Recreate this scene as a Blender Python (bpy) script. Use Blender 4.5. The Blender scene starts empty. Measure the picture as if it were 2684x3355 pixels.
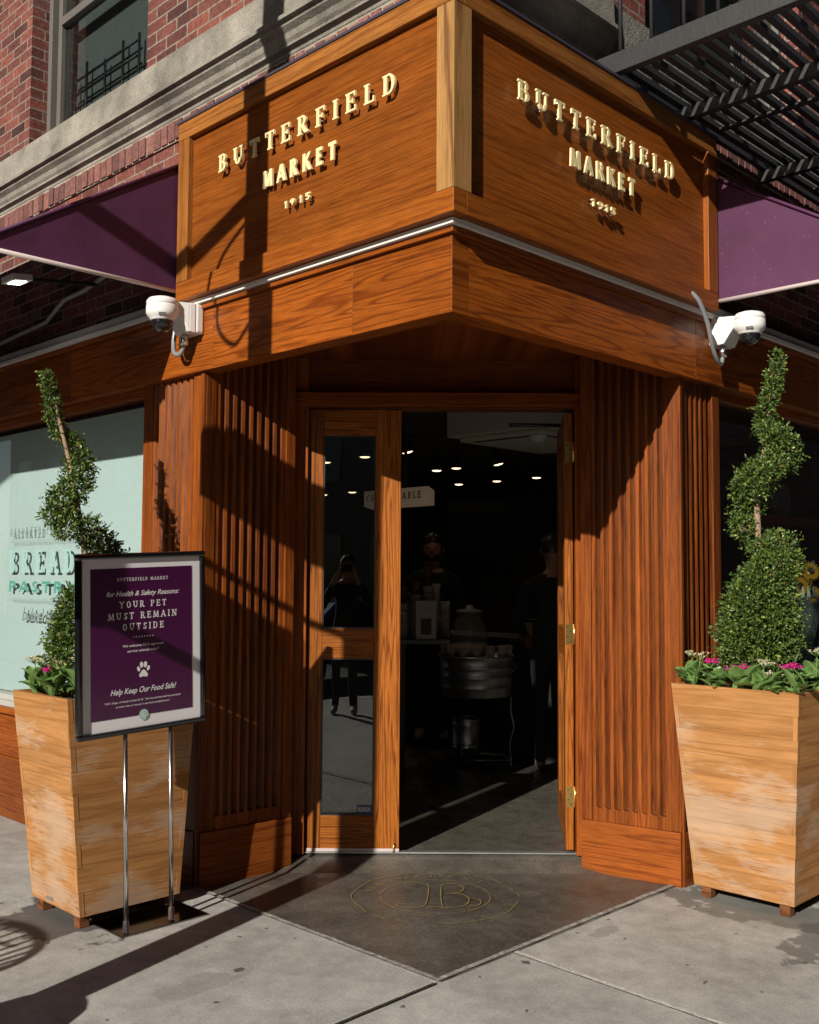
import bpy, bmesh, math, random
from mathutils import Vector, Matrix, noise
R = math.radians
random.seed(7)
scene = bpy.context.scene
C = scene.collection

# ------------------------------------------------------------------ camera, sky, sun, exposure
cam = bpy.data.cameras.new('camera'); co = bpy.data.objects.new('camera', cam); C.objects.link(co)
cam.sensor_fit = 'HORIZONTAL'; cam.sensor_width = 36; cam.lens = 36 * 3379.3 / 2684
cam.clip_start = .05; cam.clip_end = 500
yaw, pit, rol = R(134.55), R(3.564), R(.316)
F = Vector((math.cos(yaw) * math.cos(pit), math.sin(yaw) * math.cos(pit), math.sin(pit)))
Rt = Vector((math.sin(yaw), -math.cos(yaw), 0)); Up = Rt.cross(F)
R2 = Rt * math.cos(rol) + Up * math.sin(rol); U2 = -Rt * math.sin(rol) + Up * math.cos(rol)
m = Matrix((R2, U2, -F)).transposed().to_4x4(); m.translation = (2.68, -2.953, 1.55)
co.matrix_world = m
scene.camera = co

SUN_AZ, SUN_EL = 105.5, 25.0          # heading the light travels towards, height of the sun
sd = Vector((math.cos(R(SUN_EL)) * math.cos(R(SUN_AZ)), math.cos(R(SUN_EL)) * math.sin(R(SUN_AZ)), -math.sin(R(SUN_EL))))
sl = bpy.data.lights.new('sun', 'SUN'); sl.energy = 5.0; sl.angle = R(.5); sl.color = (1, .93, .82)
so = bpy.data.objects.new('sun', sl); C.objects.link(so)
so.rotation_euler = sd.to_track_quat('-Z', 'Y').to_euler(); so.location = (8, -20, 15)
w = bpy.data.worlds.new('World'); scene.world = w; w.use_nodes = True
wn = w.node_tree; wn.nodes.clear()
sky = wn.nodes.new('ShaderNodeTexSky'); sky.sky_type = 'NISHITA'; sky.sun_disc = False
sky.sun_elevation = R(SUN_EL); sky.sun_rotation = R(164); sky.dust_density = 1.0
bg = wn.nodes.new('ShaderNodeBackground'); bg.inputs[1].default_value = .05
wo = wn.nodes.new('ShaderNodeOutputWorld')
wn.links.new(sky.outputs[0], bg.inputs[0]); wn.links.new(bg.outputs[0], wo.inputs[0])
scene.view_settings.view_transform = 'Standard'; scene.view_settings.look = 'None'
scene.view_settings.exposure = .2; scene.view_settings.gamma = 1
scene.view_settings.use_curve_mapping = False
scene.cycles.max_bounces = 8; scene.cycles.transparent_max_bounces = 12
scene.cycles.caustics_reflective = False; scene.cycles.caustics_refractive = False
scene.cycles.sample_clamp_indirect = 4

# ------------------------------------------------------------------ mesh helpers
class MB:
    def __init__(s): s.v = []; s.f = []; s.uv = []; s.tn = []; s.sm = []; s.mi = []
    def face(s, pts, uv=None, tone=.5, sm=False, mi=0):
        b = len(s.v); s.v += [tuple(p) for p in pts]; s.f.append(list(range(b, b + len(pts))))
        s.uv.append(uv or [(p[0] + p[1], p[2]) for p in pts]); s.tn.append(tone); s.sm.append(sm); s.mi.append(mi)
    def box(s, x0, x1, y0, y1, z0, z1, g='x', M=None, tone=None):
        if x0 > x1: x0, x1 = x1, x0
        if y0 > y1: y0, y1 = y1, y0
        if z0 > z1: z0, z1 = z1, z0
        P = [(x0,y0,z0),(x1,y0,z0),(x1,y1,z0),(x0,y1,z0),(x0,y0,z1),(x1,y0,z1),(x1,y1,z1),(x0,y1,z1)]
        tone = random.random() if tone is None else tone
        o = (random.random() * 40, random.random() * 40); gi = 'xyz'.index(g)
        for q, ax in (((0,3,2,1),2), ((4,5,6,7),2), ((0,1,5,4),1), ((2,3,7,6),1), ((1,2,6,5),0), ((3,0,4,7),0)):
            o2 = (o[0] + ax * 3.3, o[1] + ax * 1.7)
            ins = [i for i in range(3) if i != ax]
            if gi in ins: a = gi; b = [i for i in ins if i != gi][0]
            else: a, b = ins
            uv = [((P[i][a]) * (1 if gi in ins else .15) + o2[0], P[i][b] + o2[1]) for i in q]
            pts = [M @ Vector(P[i]) if M else P[i] for i in q]
            s.face(pts, uv, tone)
        return s
    def prism(s, poly, vec, tone=None, g=None):
        vec = Vector(vec); A = [Vector(p) for p in poly]; B = [p + vec for p in A]; n = len(A)
        tone = random.random() if tone is None else tone
        o = random.random() * 30
        nrm = Vector((0, 0, 0))
        for i in range(n): nrm += A[i].cross(A[(i + 1) % n])
        if nrm.dot(vec) > 0: A.reverse(); B.reverse()
        gd = Vector(g).normalized() if g else vec.normalized()
        def uv(pts):
            e = (pts[1] - pts[0]); nn = (pts[1] - pts[0]).cross(pts[2] - pts[1])
            vd = nn.cross(gd)
            vd = vd.normalized() if vd.length > 1e-7 else e.normalized()
            return [(p.dot(gd) + o, p.dot(vd) + o * .7) for p in pts]
        s.face(A, uv(A), tone); bb = list(reversed(B)); s.face(bb, uv(bb), tone)
        for i in range(n):
            q = [A[(i + 1) % n], A[i], B[i], B[(i + 1) % n]]; s.face(q, uv(q), tone)
        return s
    def tube(s, path, r, n=10, cap=True, mi=0):
        path = [Vector(p) for p in path]; rings = []
        rr = r if isinstance(r, (list, tuple)) else [r] * len(path)
        ref = None
        for i, p in enumerate(path):
            d = (path[min(i + 1, len(path) - 1)] - path[max(i - 1, 0)]).normalized()
            if ref is None: ref = Vector((0, 0, 1)) if abs(d.z) < .9 else Vector((1, 0, 0))
            a = (ref - d * ref.dot(d)).normalized(); b = d.cross(a); ref = a
            rings.append([p + (a * math.cos(2 * math.pi * k / n) + b * math.sin(2 * math.pi * k / n)) * rr[i] for k in range(n)])
        for i in range(len(rings) - 1):
            for k in range(n):
                s.face([rings[i][k], rings[i][(k + 1) % n], rings[i + 1][(k + 1) % n], rings[i + 1][k]],
                       [(i, k / n), (i, (k + 1) / n), (i + 1, (k + 1) / n), (i + 1, k / n)], .5, True, mi)
        if cap: s.face(list(reversed(rings[0])), mi=mi); s.face(rings[-1], mi=mi)
        return s
    def lathe(s, prof, c=(0, 0, 0), n=28, M=None, sx=1, sy=1, mi=0):
        def P(r, z, k):
            a = 2 * math.pi * k / n; p = Vector((c[0] + r * math.cos(a) * sx, c[1] + r * math.sin(a) * sy, c[2] + z))
            return M @ p if M else p
        for i in range(len(prof) - 1):
            (r0, z0), (r1, z1) = prof[i], prof[i + 1]
            for k in range(n):
                q = [P(r0, z0, k), P(r0, z0, k + 1), P(r1, z1, k + 1), P(r1, z1, k)]
                if r0 < 1e-6: q = [q[0], q[2], q[3]]
                elif r1 < 1e-6: q = [q[0], q[1], q[2]]
                s.face(q, [(k / n, z0)] * len(q), .5, True, mi)
        return s
    def build(s, name, mat, parent=None, bevel=0, weld=True, loc=None):
        me = bpy.data.meshes.new(name); me.from_pydata(s.v, [], s.f)
        u = me.uv_layers.new(name='UVMap'); t = me.uv_layers.new(name='tone'); k = 0
        for fi, f in enumerate(s.f):
            for j in range(len(f)):
                u.data[k].uv = s.uv[fi][j]; t.data[k].uv = (s.tn[fi], 0); k += 1
        for p, sm, mi in zip(me.polygons, s.sm, s.mi): p.use_smooth = sm; p.material_index = mi
        if weld:
            b = bmesh.new(); b.from_mesh(me); bmesh.ops.remove_doubles(b, verts=b.verts, dist=1e-5); b.to_mesh(me); b.free()
        o = bpy.data.objects.new(name, me); C.objects.link(o)
        for mm in (mat if isinstance(mat, (list, tuple)) else [mat]): me.materials.append(mm)
        if parent: put(o, parent)
        if loc: o.location = loc
        if bevel:
            bv = o.modifiers.new('bevel', 'BEVEL'); bv.width = bevel; bv.segments = 2; bv.limit_method = 'ANGLE'; bv.angle_limit = R(40)
        return o
def put(o, parent):
    o.parent = parent
    o.matrix_parent_inverse = Matrix.LocRotScale(parent.location, parent.rotation_euler, parent.scale).inverted() if parent.parent is None else Matrix()
    if parent.parent is not None: # parts sit at the origin of their thing's space
        o.matrix_parent_inverse = Matrix()
def tag(o, label=None, cat=None, group=None, kind=None):
    for k, v in (('label', label), ('category', cat), ('group', group), ('kind', kind)):
        if v: o[k] = v
    return o
def thing(name, loc, label, cat, group=None):
    o = bpy.data.objects.new(name, None); C.objects.link(o); o.location = loc; o.empty_display_size = .1
    return tag(o, label, cat, group)
def copy_tree(o, parent=None):
    c = o.copy(); C.objects.link(c)
    if parent: c.parent = parent; c.matrix_parent_inverse = o.matrix_parent_inverse.copy()
    for ch in list(o.children): copy_tree(ch, c)
    return c
def box(name, mat, *a, parent=None, bevel=0, g='x', **k):
    return MB().box(*a, g=g, **k).build(name, mat, parent, bevel)

# ------------------------------------------------------------------ materials
def newmat(name):
    mt = bpy.data.materials.new(name); mt.use_nodes = True; nt = mt.node_tree; nt.nodes.clear()
    out = nt.nodes.new('ShaderNodeOutputMaterial'); bs = nt.nodes.new('ShaderNodeBsdfPrincipled')
    nt.links.new(bs.outputs[0], out.inputs[0]); return mt, nt, bs
def nd(nt, t, ins=None, **props):
    n = nt.nodes.new('ShaderNode' + t)
    for k, v in props.items(): setattr(n, k, v)
    for k, v in (ins or {}).items():
        if hasattr(v, 'is_output'): nt.links.new(v, n.inputs[k])
        else: n.inputs[k].default_value = v
    return n
def math_(nt, op, a, b=None, clamp=False):
    n = nd(nt, 'Math', {0: a} if b is None else {0: a, 1: b}, operation=op); n.use_clamp = clamp; return n.outputs[0]
def ramp(nt, fac, stops):
    n = nd(nt, 'ValToRGB', {0: fac}); e = n.color_ramp.elements
    while len(e) < len(stops): e.new(.5)
    for i, (p, c) in enumerate(stops): e[i].position = p; e[i].color = (*c, 1) if len(c) == 3 else c
    return n.outputs[0]
def mixc(nt, fac, a, b, mode='MIX'):
    n = nd(nt, 'Mix', data_type='RGBA', blend_type=mode)
    for s_, v in ((0, fac), (6, a), (7, b)):
        if hasattr(v, 'is_output'): nt.links.new(v, n.inputs[s_])
        else: n.inputs[s_].default_value = v if not isinstance(v, tuple) else ((*v, 1) if len(v) == 3 else v)
    return n.outputs[2]
def g3(v): return (v, v, v)
def plain(name, col, rough=.5, metal=0, coat=0, noise_amt=.12, nscale=6, emis=None, estr=0, bump=0, bscale=60):
    mt, nt, bs = newmat(name)
    tc = nd(nt, 'TexCoord').outputs['Object']
    n = nd(nt, 'TexNoise', {'Vector': tc, 'Scale': nscale, 'Detail': 5.0})
    f = math_(nt, 'MULTIPLY_ADD', n.outputs[0], noise_amt * 2); nt.nodes[-1].inputs[2].default_value = 1 - noise_amt
    nt.links.new(mixc(nt, 1.0, (*col, 1), f, 'MULTIPLY'), bs.inputs['Base Color'])
    bs.inputs['Roughness'].default_value = rough; bs.inputs['Metallic'].default_value = metal
    bs.inputs['Coat Weight'].default_value = coat; bs.inputs['Coat Roughness'].default_value = .1
    if emis: bs.inputs['Emission Color'].default_value = (*emis, 1); bs.inputs['Emission Strength'].default_value = estr
    if bump:
        nb = nd(nt, 'TexNoise', {'Vector': tc, 'Scale': bscale, 'Detail': 6.0})
        b = nd(nt, 'Bump', {'Height': nb.outputs[0], 'Strength': bump, 'Distance': .01}); nt.links.new(b.outputs[0], bs.inputs['Normal'])
    return mt
def wood(name, light, dark, rough=.42, coat=.06, contour=9.0, su=.55, sv=5.5, fiber=.45, wear=None, wear_amt=.5, tone=.35, spec=.16):
    mt, nt, bs = newmat(name)
    uv = nd(nt, 'UVMap', uv_map='UVMap').outputs[0]; tn = nd(nt, 'UVMap', uv_map='tone').outputs[0]
    sp = nd(nt, 'SeparateXYZ', {0: uv}); u, v = sp.outputs[0], sp.outputs[1]
    wob = nd(nt, 'TexNoise', {'Vector': nd(nt, 'CombineXYZ', {0: math_(nt, 'MULTIPLY', u, 6.0), 1: math_(nt, 'MULTIPLY', v, 30.0)}).outputs[0], 'Scale': 1.0, 'Detail': 2.0}).outputs[0]
    n1 = nd(nt, 'TexNoise', {'Vector': nd(nt, 'CombineXYZ', {0: math_(nt, 'MULTIPLY', u, su), 1: math_(nt, 'MULTIPLY', v, sv)}).outputs[0], 'Scale': 1.0, 'Detail': .8, 'Roughness': .4})
    ph = math_(nt, 'ADD', math_(nt, 'MULTIPLY', n1.outputs[0], contour * 6.2832), math_(nt, 'MULTIPLY', wob, 2.2))
    sn = math_(nt, 'MULTIPLY_ADD', math_(nt, 'SINE', ph), .5); nt.nodes[-1].inputs[2].default_value = .5
    ring = ramp(nt, sn, [(0, g3(0)), (.1, g3(.3)), (.3, g3(.82)), (1, g3(1))])
    fb = nd(nt, 'TexNoise', {'Vector': nd(nt, 'CombineXYZ', {0: math_(nt, 'MULTIPLY', u, 9.0), 1: math_(nt, 'MULTIPLY', v, 330.0)}).outputs[0], 'Scale': 1.0, 'Detail': 3.0, 'Roughness': .6}).outputs[0]
    fbr = ramp(nt, fb, [(.33, g3(1 - fiber)), (.6, g3(1.0))])
    mid = nd(nt, 'TexNoise', {'Vector': nd(nt, 'CombineXYZ', {0: math_(nt, 'MULTIPLY', u, 2.6), 1: math_(nt, 'MULTIPLY', v, 75.0), 2: 5.0}).outputs[0], 'Scale': 1.0, 'Detail': 2.0, 'Roughness': .6}).outputs[0]
    midr = ramp(nt, mid, [(.3, g3(.8)), (.5, g3(.98)), (.7, g3(1.07))])
    blo = nd(nt, 'TexNoise', {'Vector': nd(nt, 'CombineXYZ', {0: math_(nt, 'MULTIPLY', u, 2.2), 1: math_(nt, 'MULTIPLY', v, 7.0), 2: 3.0}).outputs[0], 'Scale': 1.0, 'Detail': 3.0}).outputs[0]
    blr = ramp(nt, blo, [(.3, g3(.82)), (.7, g3(1.1))])
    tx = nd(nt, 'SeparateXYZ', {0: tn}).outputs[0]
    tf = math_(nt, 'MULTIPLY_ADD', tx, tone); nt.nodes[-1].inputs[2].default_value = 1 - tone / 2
    sc_ = lambda c: tuple(x * .82 for x in c)
    col = mixc(nt, ring, sc_(dark), sc_(light))
    col = mixc(nt, 1.0, col, fbr, 'MULTIPLY'); col = mixc(nt, 1.0, col, midr, 'MULTIPLY'); col = mixc(nt, 1.0, col, blr, 'MULTIPLY'); col = mixc(nt, 1.0, col, tf, 'MULTIPLY')
    if wear:
        pw = nd(nt, 'NewGeometry').outputs['Position']; pz = nd(nt, 'SeparateXYZ', {0: pw}).outputs[2]
        wn1 = nd(nt, 'TexNoise', {'Vector': nd(nt, 'VectorMath', {0: pw, 1: (2.6, 2.6, 5.5)}, operation='MULTIPLY').outputs[0], 'Scale': 1.0, 'Detail': 3.0}).outputs[0]
        wn1 = math_(nt, 'ADD', wn1, math_(nt, 'MULTIPLY', math_(nt, 'SUBTRACT', .55, pz), .1))
        wn2 = nd(nt, 'TexNoise', {'Vector': nd(nt, 'CombineXYZ', {0: math_(nt, 'MULTIPLY', u, 14.0), 1: math_(nt, 'MULTIPLY', v, 160.0), 2: 8.0}).outputs[0], 'Scale': 1.0, 'Detail': 4.0}).outputs[0]
        ws = math_(nt, 'ADD', wn1, math_(nt, 'MULTIPLY', wn2, .42))
        wf = ramp(nt, ws, [(.75, g3(0)), (.79, g3(.55)), (.9, g3(1))])
        col = mixc(nt, math_(nt, 'MULTIPLY', wf, wear_amt), col, wear)
    nt.links.new(col, bs.inputs['Base Color'])
    bs.inputs['Roughness'].default_value = rough; bs.inputs['Coat Weight'].default_value = coat; bs.inputs['Coat Roughness'].default_value = .18
    bs.inputs['Specular IOR Level'].default_value = spec
    h = math_(nt, 'ADD', math_(nt, 'MULTIPLY', ring, .5), math_(nt, 'MULTIPLY', fb, 1.0))
    b = nd(nt, 'Bump', {'Height': h, 'Strength': .25, 'Distance': .0015}); nt.links.new(b.outputs[0], bs.inputs['Normal'])
    return mt
def glass(name, tint=(.9, .93, .92), ior=1.5, rough=0.0):
    mt = bpy.data.materials.new(name); mt.use_nodes = True; nt = mt.node_tree; nt.nodes.clear()
    out = nt.nodes.new('ShaderNodeOutputMaterial')
    tr = nd(nt, 'BsdfTransparent', {0: (*tint, 1)}); gl = nd(nt, 'BsdfGlossy', {'Color': (1, 1, 1, 1), 'Roughness': rough})
    n = nd(nt, 'TexNoise', {'Vector': nd(nt, 'TexCoord').outputs['Object'], 'Scale': 1.5, 'Detail': 1.0})
    b = nd(nt, 'Bump', {'Height': n.outputs[0], 'Strength': .08, 'Distance': .02}); nt.links.new(b.outputs[0], gl.inputs['Normal'])
    f0 = 2 * ((ior - 1) / (ior + 1)) ** 2
    fc = nd(nt, 'LayerWeight', {0: .5}).outputs['Facing']; p5 = math_(nt, 'POWER', fc, 5.0)
    fr = math_(nt, 'MULTIPLY_ADD', p5, 1 - f0); nt.nodes[-1].inputs[2].default_value = f0
    mx = nd(nt, 'MixShader', {0: fr, 1: tr.outputs[0], 2: gl.outputs[0]})
    nt.links.new(mx.outputs[0], out.inputs[0]); return mt

M = {}
M['sign'] = wood('sign panel oak', (.4, .114, .016), (.3, .077, .0105), contour=6, sv=22, su=.5, spec=.16)
M['trim'] = wood('sign frame oak', (.47, .18, .04), (.32, .105, .02), contour=4, sv=16, coat=.05, rough=.5, spec=.16)
M['bleach'] = wood('weathered oak', (.6, .32, .11), (.27, .12, .045), contour=4, sv=7, coat=0, rough=.6, fiber=.35, wear=(.33, .27, .22), wear_amt=.5)
M['fascia'] = wood('fascia oak', (.43, .112, .014), (.24, .053, .007), contour=9, sv=12, su=.8, coat=.12)
M['pil'] = wood('pilaster oak', (.345, .09, .015), (.22, .049, .009), contour=4, sv=28, su=.8, tone=.6)
M['door'] = wood('door oak', (.48, .15, .022), (.22, .057, .009), contour=7, sv=24, su=.9)
M['teak'] = wood('planter teak', (.58, .28, .1), (.47, .21, .068), coat=0, rough=.75, contour=3, sv=16, su=1.2, fiber=.2, tone=.14, wear=(.5, .4, .31), wear_amt=.5, spec=.15)
M['teakfoot'] = wood('planter foot wood', (.3, .12, .05), (.18, .06, .02), coat=0, rough=.8)
M['white'] = plain('white paint', (.78, .77, .74), .4, noise_amt=.06)
M['greypaint'] = plain('grey painted flashing', (.42, .41, .39), .5, noise_amt=.2)
M['camw'] = plain('white plastic', (.8, .8, .79), .35, noise_amt=.02)
M['camb'] = plain('smoked dome', (.012, .012, .014), .06, coat=.6)
M['dark'] = plain('black hardware', (.02, .02, .02), .4)
M['conduit'] = plain('grey conduit', (.3, .32, .34), .35, metal=.3)
M['chrome'] = plain('chrome', (.8, .8, .8), .2, metal=1, noise_amt=.04)
M['blackchrome'] = plain('black polished frame', (.008, .008, .009), .1, coat=.8, noise_amt=.05)
M['steelplate'] = plain('polished steel plate', (.22, .2, .18), .12, metal=1, noise_amt=.3, nscale=14)
M['gold'] = plain('brushed gold', (1.0, .84, .46), .38, metal=.2, noise_amt=.05, nscale=90)
M['brass'] = plain('brass', (.78, .55, .2), .3, metal=1, noise_amt=.15)
M['purple'] = plain('purple canvas', (.08, .024, .068), .62, noise_amt=.08, nscale=30)
def canvas():
    mt, nt, bs = newmat('purple canvas'); p = nd(nt, 'NewGeometry').outputs['Position']
    a = nd(nt, 'TexNoise', {'Vector': p, 'Scale': 2.2, 'Detail': 5.0}).outputs[0]
    col = mixc(nt, 1.0, (.082, .024, .068, 1), ramp(nt, a, [(.3, g3(.8)), (.7, g3(1.15))]), 'MULTIPLY')
    vo = nd(nt, 'TexVoronoi', {'Vector': p, 'Scale': 34.0}); sp = math_(nt, 'LESS_THAN', vo.outputs['Distance'], .1)
    pick = math_(nt, 'LESS_THAN', nd(nt, 'SeparateColor', {0: vo.outputs['Color']}).outputs[0], .3)
    col = mixc(nt, math_(nt, 'MULTIPLY', math_(nt, 'MULTIPLY', sp, pick), .35), col, (.4, .33, .36))
    nt.links.new(col, bs.inputs['Base Color']); bs.inputs['Roughness'].default_value = .6; bs.inputs['Specular IOR Level'].default_value = .3
    wv = nd(nt, 'TexNoise', {'Vector': p, 'Scale': 4.0, 'Detail': 2.0}).outputs[0]
    b = nd(nt, 'Bump', {'Height': wv, 'Strength': .35, 'Distance': .03}); nt.links.new(b.outputs[0], bs.inputs['Normal']); return mt
M['purple'] = canvas()
M['pink'] = plain('faded rail', (.55, .47, .46), .4, noise_amt=.1)
M['iron'] = plain('charcoal painted iron', (.03, .031, .033), .5, noise_amt=.25, nscale=12, bump=.15)
M['posterp'] = plain('poster purple', (.06, .006, .05), .3, noise_amt=.03, coat=.5)
M['posterw'] = plain('poster white', (.8, .78, .82), .3, noise_amt=.02, coat=.5)
M['print'] = plain('printed white', (.78, .76, .78), .35, noise_amt=.02)
M['mint'] = plain('printed mint', (.42, .6, .54), .4, noise_amt=.02)
M['blind'] = plain('pale mint roller blind', (.66, .79, .81), .8, noise_amt=.02)
M['bread'] = plain('mint window lettering', (.28, .47, .455), .5, noise_amt=.05)
M['pastry'] = plain('green window lettering', (.08, .27, .22), .5, noise_amt=.05)
M['greyink'] = plain('grey window lettering', (.15, .19, .19), .5, noise_amt=.05)
M['trunk'] = plain('pale bark', (.3, .2, .13), .8, noise_amt=.4, nscale=40, bump=.4)
M['soil'] = plain('potting soil', (.03, .02, .014), .95, bump=.6)
M['petalp'] = plain('pink petals', (.85, .05, .42), .5, noise_amt=.2, nscale=80)
M['petalw'] = plain('cream buds', (.75, .72, .5), .5, noise_amt=.2, nscale=80)
M['glass'] = glass('window glass'); M['doorglass'] = glass('door glass', (.8, .83, .82), 1.48); M['darkglass'] = glass('dark window glass', (.75, .8, .8), 1.55)
def cloudy(name, col, fac):
    mt, nt, bs = newmat(name); bs.inputs['Base Color'].default_value = (*col, 1); bs.inputs['Roughness'].default_value = .12
    n = nd(nt, 'TexNoise', {'Vector': nd(nt, 'TexCoord').outputs['Object'], 'Scale': 30.0, 'Detail': 2.0}); b = nd(nt, 'Bump', {'Height': n.outputs[0], 'Strength': .2, 'Distance': .01}); nt.links.new(b.outputs[0], bs.inputs['Normal'])
    tr = nd(nt, 'BsdfTransparent', {0: (.95, .96, .96, 1)}); mx = nd(nt, 'MixShader', {0: fac, 1: tr.outputs[0], 2: bs.outputs[0]})
    nt.links.new(mx.outputs[0], [q for q in nt.nodes if q.type == 'OUTPUT_MATERIAL'][0].inputs[0]); return mt
M['jar'] = cloudy('ribbed jar glass', (.5, .52, .5), .3); M['clearcup'] = cloudy('clear plastic cup', (.75, .7, .6), .4)
M['galv'] = plain('galvanised steel', (.5, .5, .5), .42, metal=.85, noise_amt=.3, nscale=14)
M['wallin'] = plain('olive plaster', (.12, .1, .055), .8); M['ceilin'] = plain('shop ceiling', (.2, .2, .18), .8)
M['bulk'] = plain('painted bulkhead', (.62, .58, .5), .7, noise_amt=.03); M['black'] = plain('matt black', (.012, .012, .012), .7)
M['counter'] = plain('dark counter front', (.03, .028, .025), .5); M['metaltop'] = plain('counter top', (.08, .08, .08), .4, metal=.3)
M['lamp'] = plain('lit lamp', (.9, .8, .6), .5, emis=(1, .72, .42), estr=3.2)
M['flood'] = plain('lit flood lamp', (.9, .9, .9), .5, emis=(1, .97, .92), estr=9.0)
M['lightbox'] = plain('hanging light box face', (.6, .45, .3), .5, emis=(1, .72, .5), estr=.05)
M['cup'] = plain('paper cup', (.5, .5, .48), .6); M['cupbrown'] = plain('brown paper cup', (.1, .045, .03), .6)
M['pudding'] = plain('cream pudding', (.8, .68, .48), .5); M['card'] = plain('white card', (.6, .6, .62), .6)
M['skin'] = plain('skin', (.4, .2, .13), .55, noise_amt=.08); M['hair'] = plain('dark hair', (.015, .01, .008), .5, noise_amt=.4, nscale=60)
M['cloth'] = plain('black clothing', (.012, .012, .014), .85); M['jeans'] = plain('blue jeans', (.09, .16, .27), .85, noise_amt=.3)
M['shoe'] = plain('pale shoes', (.35, .33, .32), .7)
M['bluecar'] = plain('blue car paint', (.02, .09, .32), .2, coat=1, noise_amt=.02); M['tyre'] = plain('tyre rubber', (.02, .02, .02), .8)
M['curtain'] = plain('white curtain', (.6, .58, .55), .8); M['greenpane'] = plain('dark green glass', (.01, .03, .025), .08, coat=.5)
M['sash'] = plain('brown painted sash', (.13, .12, .11), .55); M['yellow'] = plain('yellow petals', (.8, .4, .01), .6)
M['leafbig'] = plain('broad leaf', (.15, .26, .075), .38, noise_amt=.35, nscale=22)
M['cardboard'] = plain('kraft box', (.35, .25, .14), .8)

def leafmat():
    mt, nt, bs = newmat('boxwood leaves')
    tx = nd(nt, 'SeparateXYZ', {0: nd(nt, 'UVMap', uv_map='tone').outputs[0]}).outputs[0]
    col = ramp(nt, tx, [(0, (.016, .038, .01)), (.4, (.06, .115, .024)), (.75, (.15, .215, .04)), (1, (.36, .4, .08))])
    nt.links.new(col, bs.inputs['Base Color']); bs.inputs['Roughness'].default_value = .38
    bs.inputs['Specular IOR Level'].default_value = .5
    tl = nd(nt, 'BsdfTranslucent', {0: col}); mx = nd(nt, 'MixShader', {0: .22, 1: bs.outputs[0], 2: tl.outputs[0]})
    nt.links.new(mx.outputs[0], [n for n in nt.nodes if n.type == 'OUTPUT_MATERIAL'][0].inputs[0]); return mt
M['leaf'] = leafmat()

def brickmat():
    mt, nt, bs = newmat('red brick')
    uv = nd(nt, 'UVMap', uv_map='UVMap').outputs[0]
    wob = nd(nt, 'TexNoise', {'Vector': uv, 'Scale': 14.0, 'Detail': 3.0}).outputs[1]
    uvw = nd(nt, 'VectorMath', {0: uv, 1: nd(nt, 'VectorMath', {0: wob, 1: (.008, .008, 0)}, operation='MULTIPLY').outputs[0]}, operation='ADD').outputs[0]
    br = nd(nt, 'TexBrick', {'Vector': uvw, 'Color1': (0, 0, 0, 1), 'Color2': (1, 1, 1, 1), 'Mortar': (.5, .5, .5, 1), 'Scale': 1.0, 'Mortar Size': .0055, 'Mortar Smooth': .15, 'Bias': 0.0, 'Brick Width': .21, 'Row Height': .072})
    br.offset = .5
    col = ramp(nt, br.outputs[0], [(0, (.075, .034, .034)), (.3, (.17, .062, .054)), (.6, (.225, .08, .066)), (.85, (.28, .09, .066)), (1, (.17, .095, .09))])
    n2 = nd(nt, 'TexNoise', {'Vector': uv, 'Scale': 40.0, 'Detail': 6.0}).outputs[0]
    n3 = nd(nt, 'TexNoise', {'Vector': uv, 'Scale': 5.0, 'Detail': 4.0}).outputs[0]
    col = mixc(nt, 1.0, col, ramp(nt, n2, [(.3, g3(.65)), (.7, g3(1.15))]), 'MULTIPLY')
    col = mixc(nt, 1.0, col, ramp(nt, n3, [(.3, g3(.7)), (.7, g3(1.15))]), 'MULTIPLY')
    mort = mixc(nt, 1.0, (.31, .26, .215, 1), ramp(nt, n2, [(.3, g3(.55)), (.7, g3(1.1))]), 'MULTIPLY')
    nt.links.new(mixc(nt, br.outputs[1], col, mort), bs.inputs['Base Color'])
    bs.inputs['Roughness'].default_value = .85; bs.inputs['Specular IOR Level'].default_value = .2
    h = math_(nt, 'ADD', math_(nt, 'MULTIPLY', br.outputs[1], -1.0), math_(nt, 'MULTIPLY', n2, .5))
    b = nd(nt, 'Bump', {'Height': h, 'Strength': .7, 'Distance': .008}); nt.links.new(b.outputs[0], bs.inputs['Normal'])
    return mt
M['brick'] = brickmat()
def brick1():
    mt, nt, bs = newmat('single red bricks')
    tx = nd(nt, 'SeparateXYZ', {0: nd(nt, 'UVMap', uv_map='tone').outputs[0]}).outputs[0]
    p = nd(nt, 'NewGeometry').outputs['Position']
    n2 = nd(nt, 'TexNoise', {'Vector': p, 'Scale': 45.0, 'Detail': 6.0}).outputs[0]
    col = ramp(nt, tx, [(0, (.13, .055, .05)), (.5, (.2, .085, .075)), (1, (.29, .12, .1))])
    nt.links.new(mixc(nt, 1.0, col, ramp(nt, n2, [(.3, g3(.6)), (.7, g3(1.2))]), 'MULTIPLY'), bs.inputs['Base Color'])
    bs.inputs['Roughness'].default_value = .85
    b = nd(nt, 'Bump', {'Height': n2, 'Strength': .5, 'Distance': .006}); nt.links.new(b.outputs[0], bs.inputs['Normal']); return mt
M['brick1'] = brick1()
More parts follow.
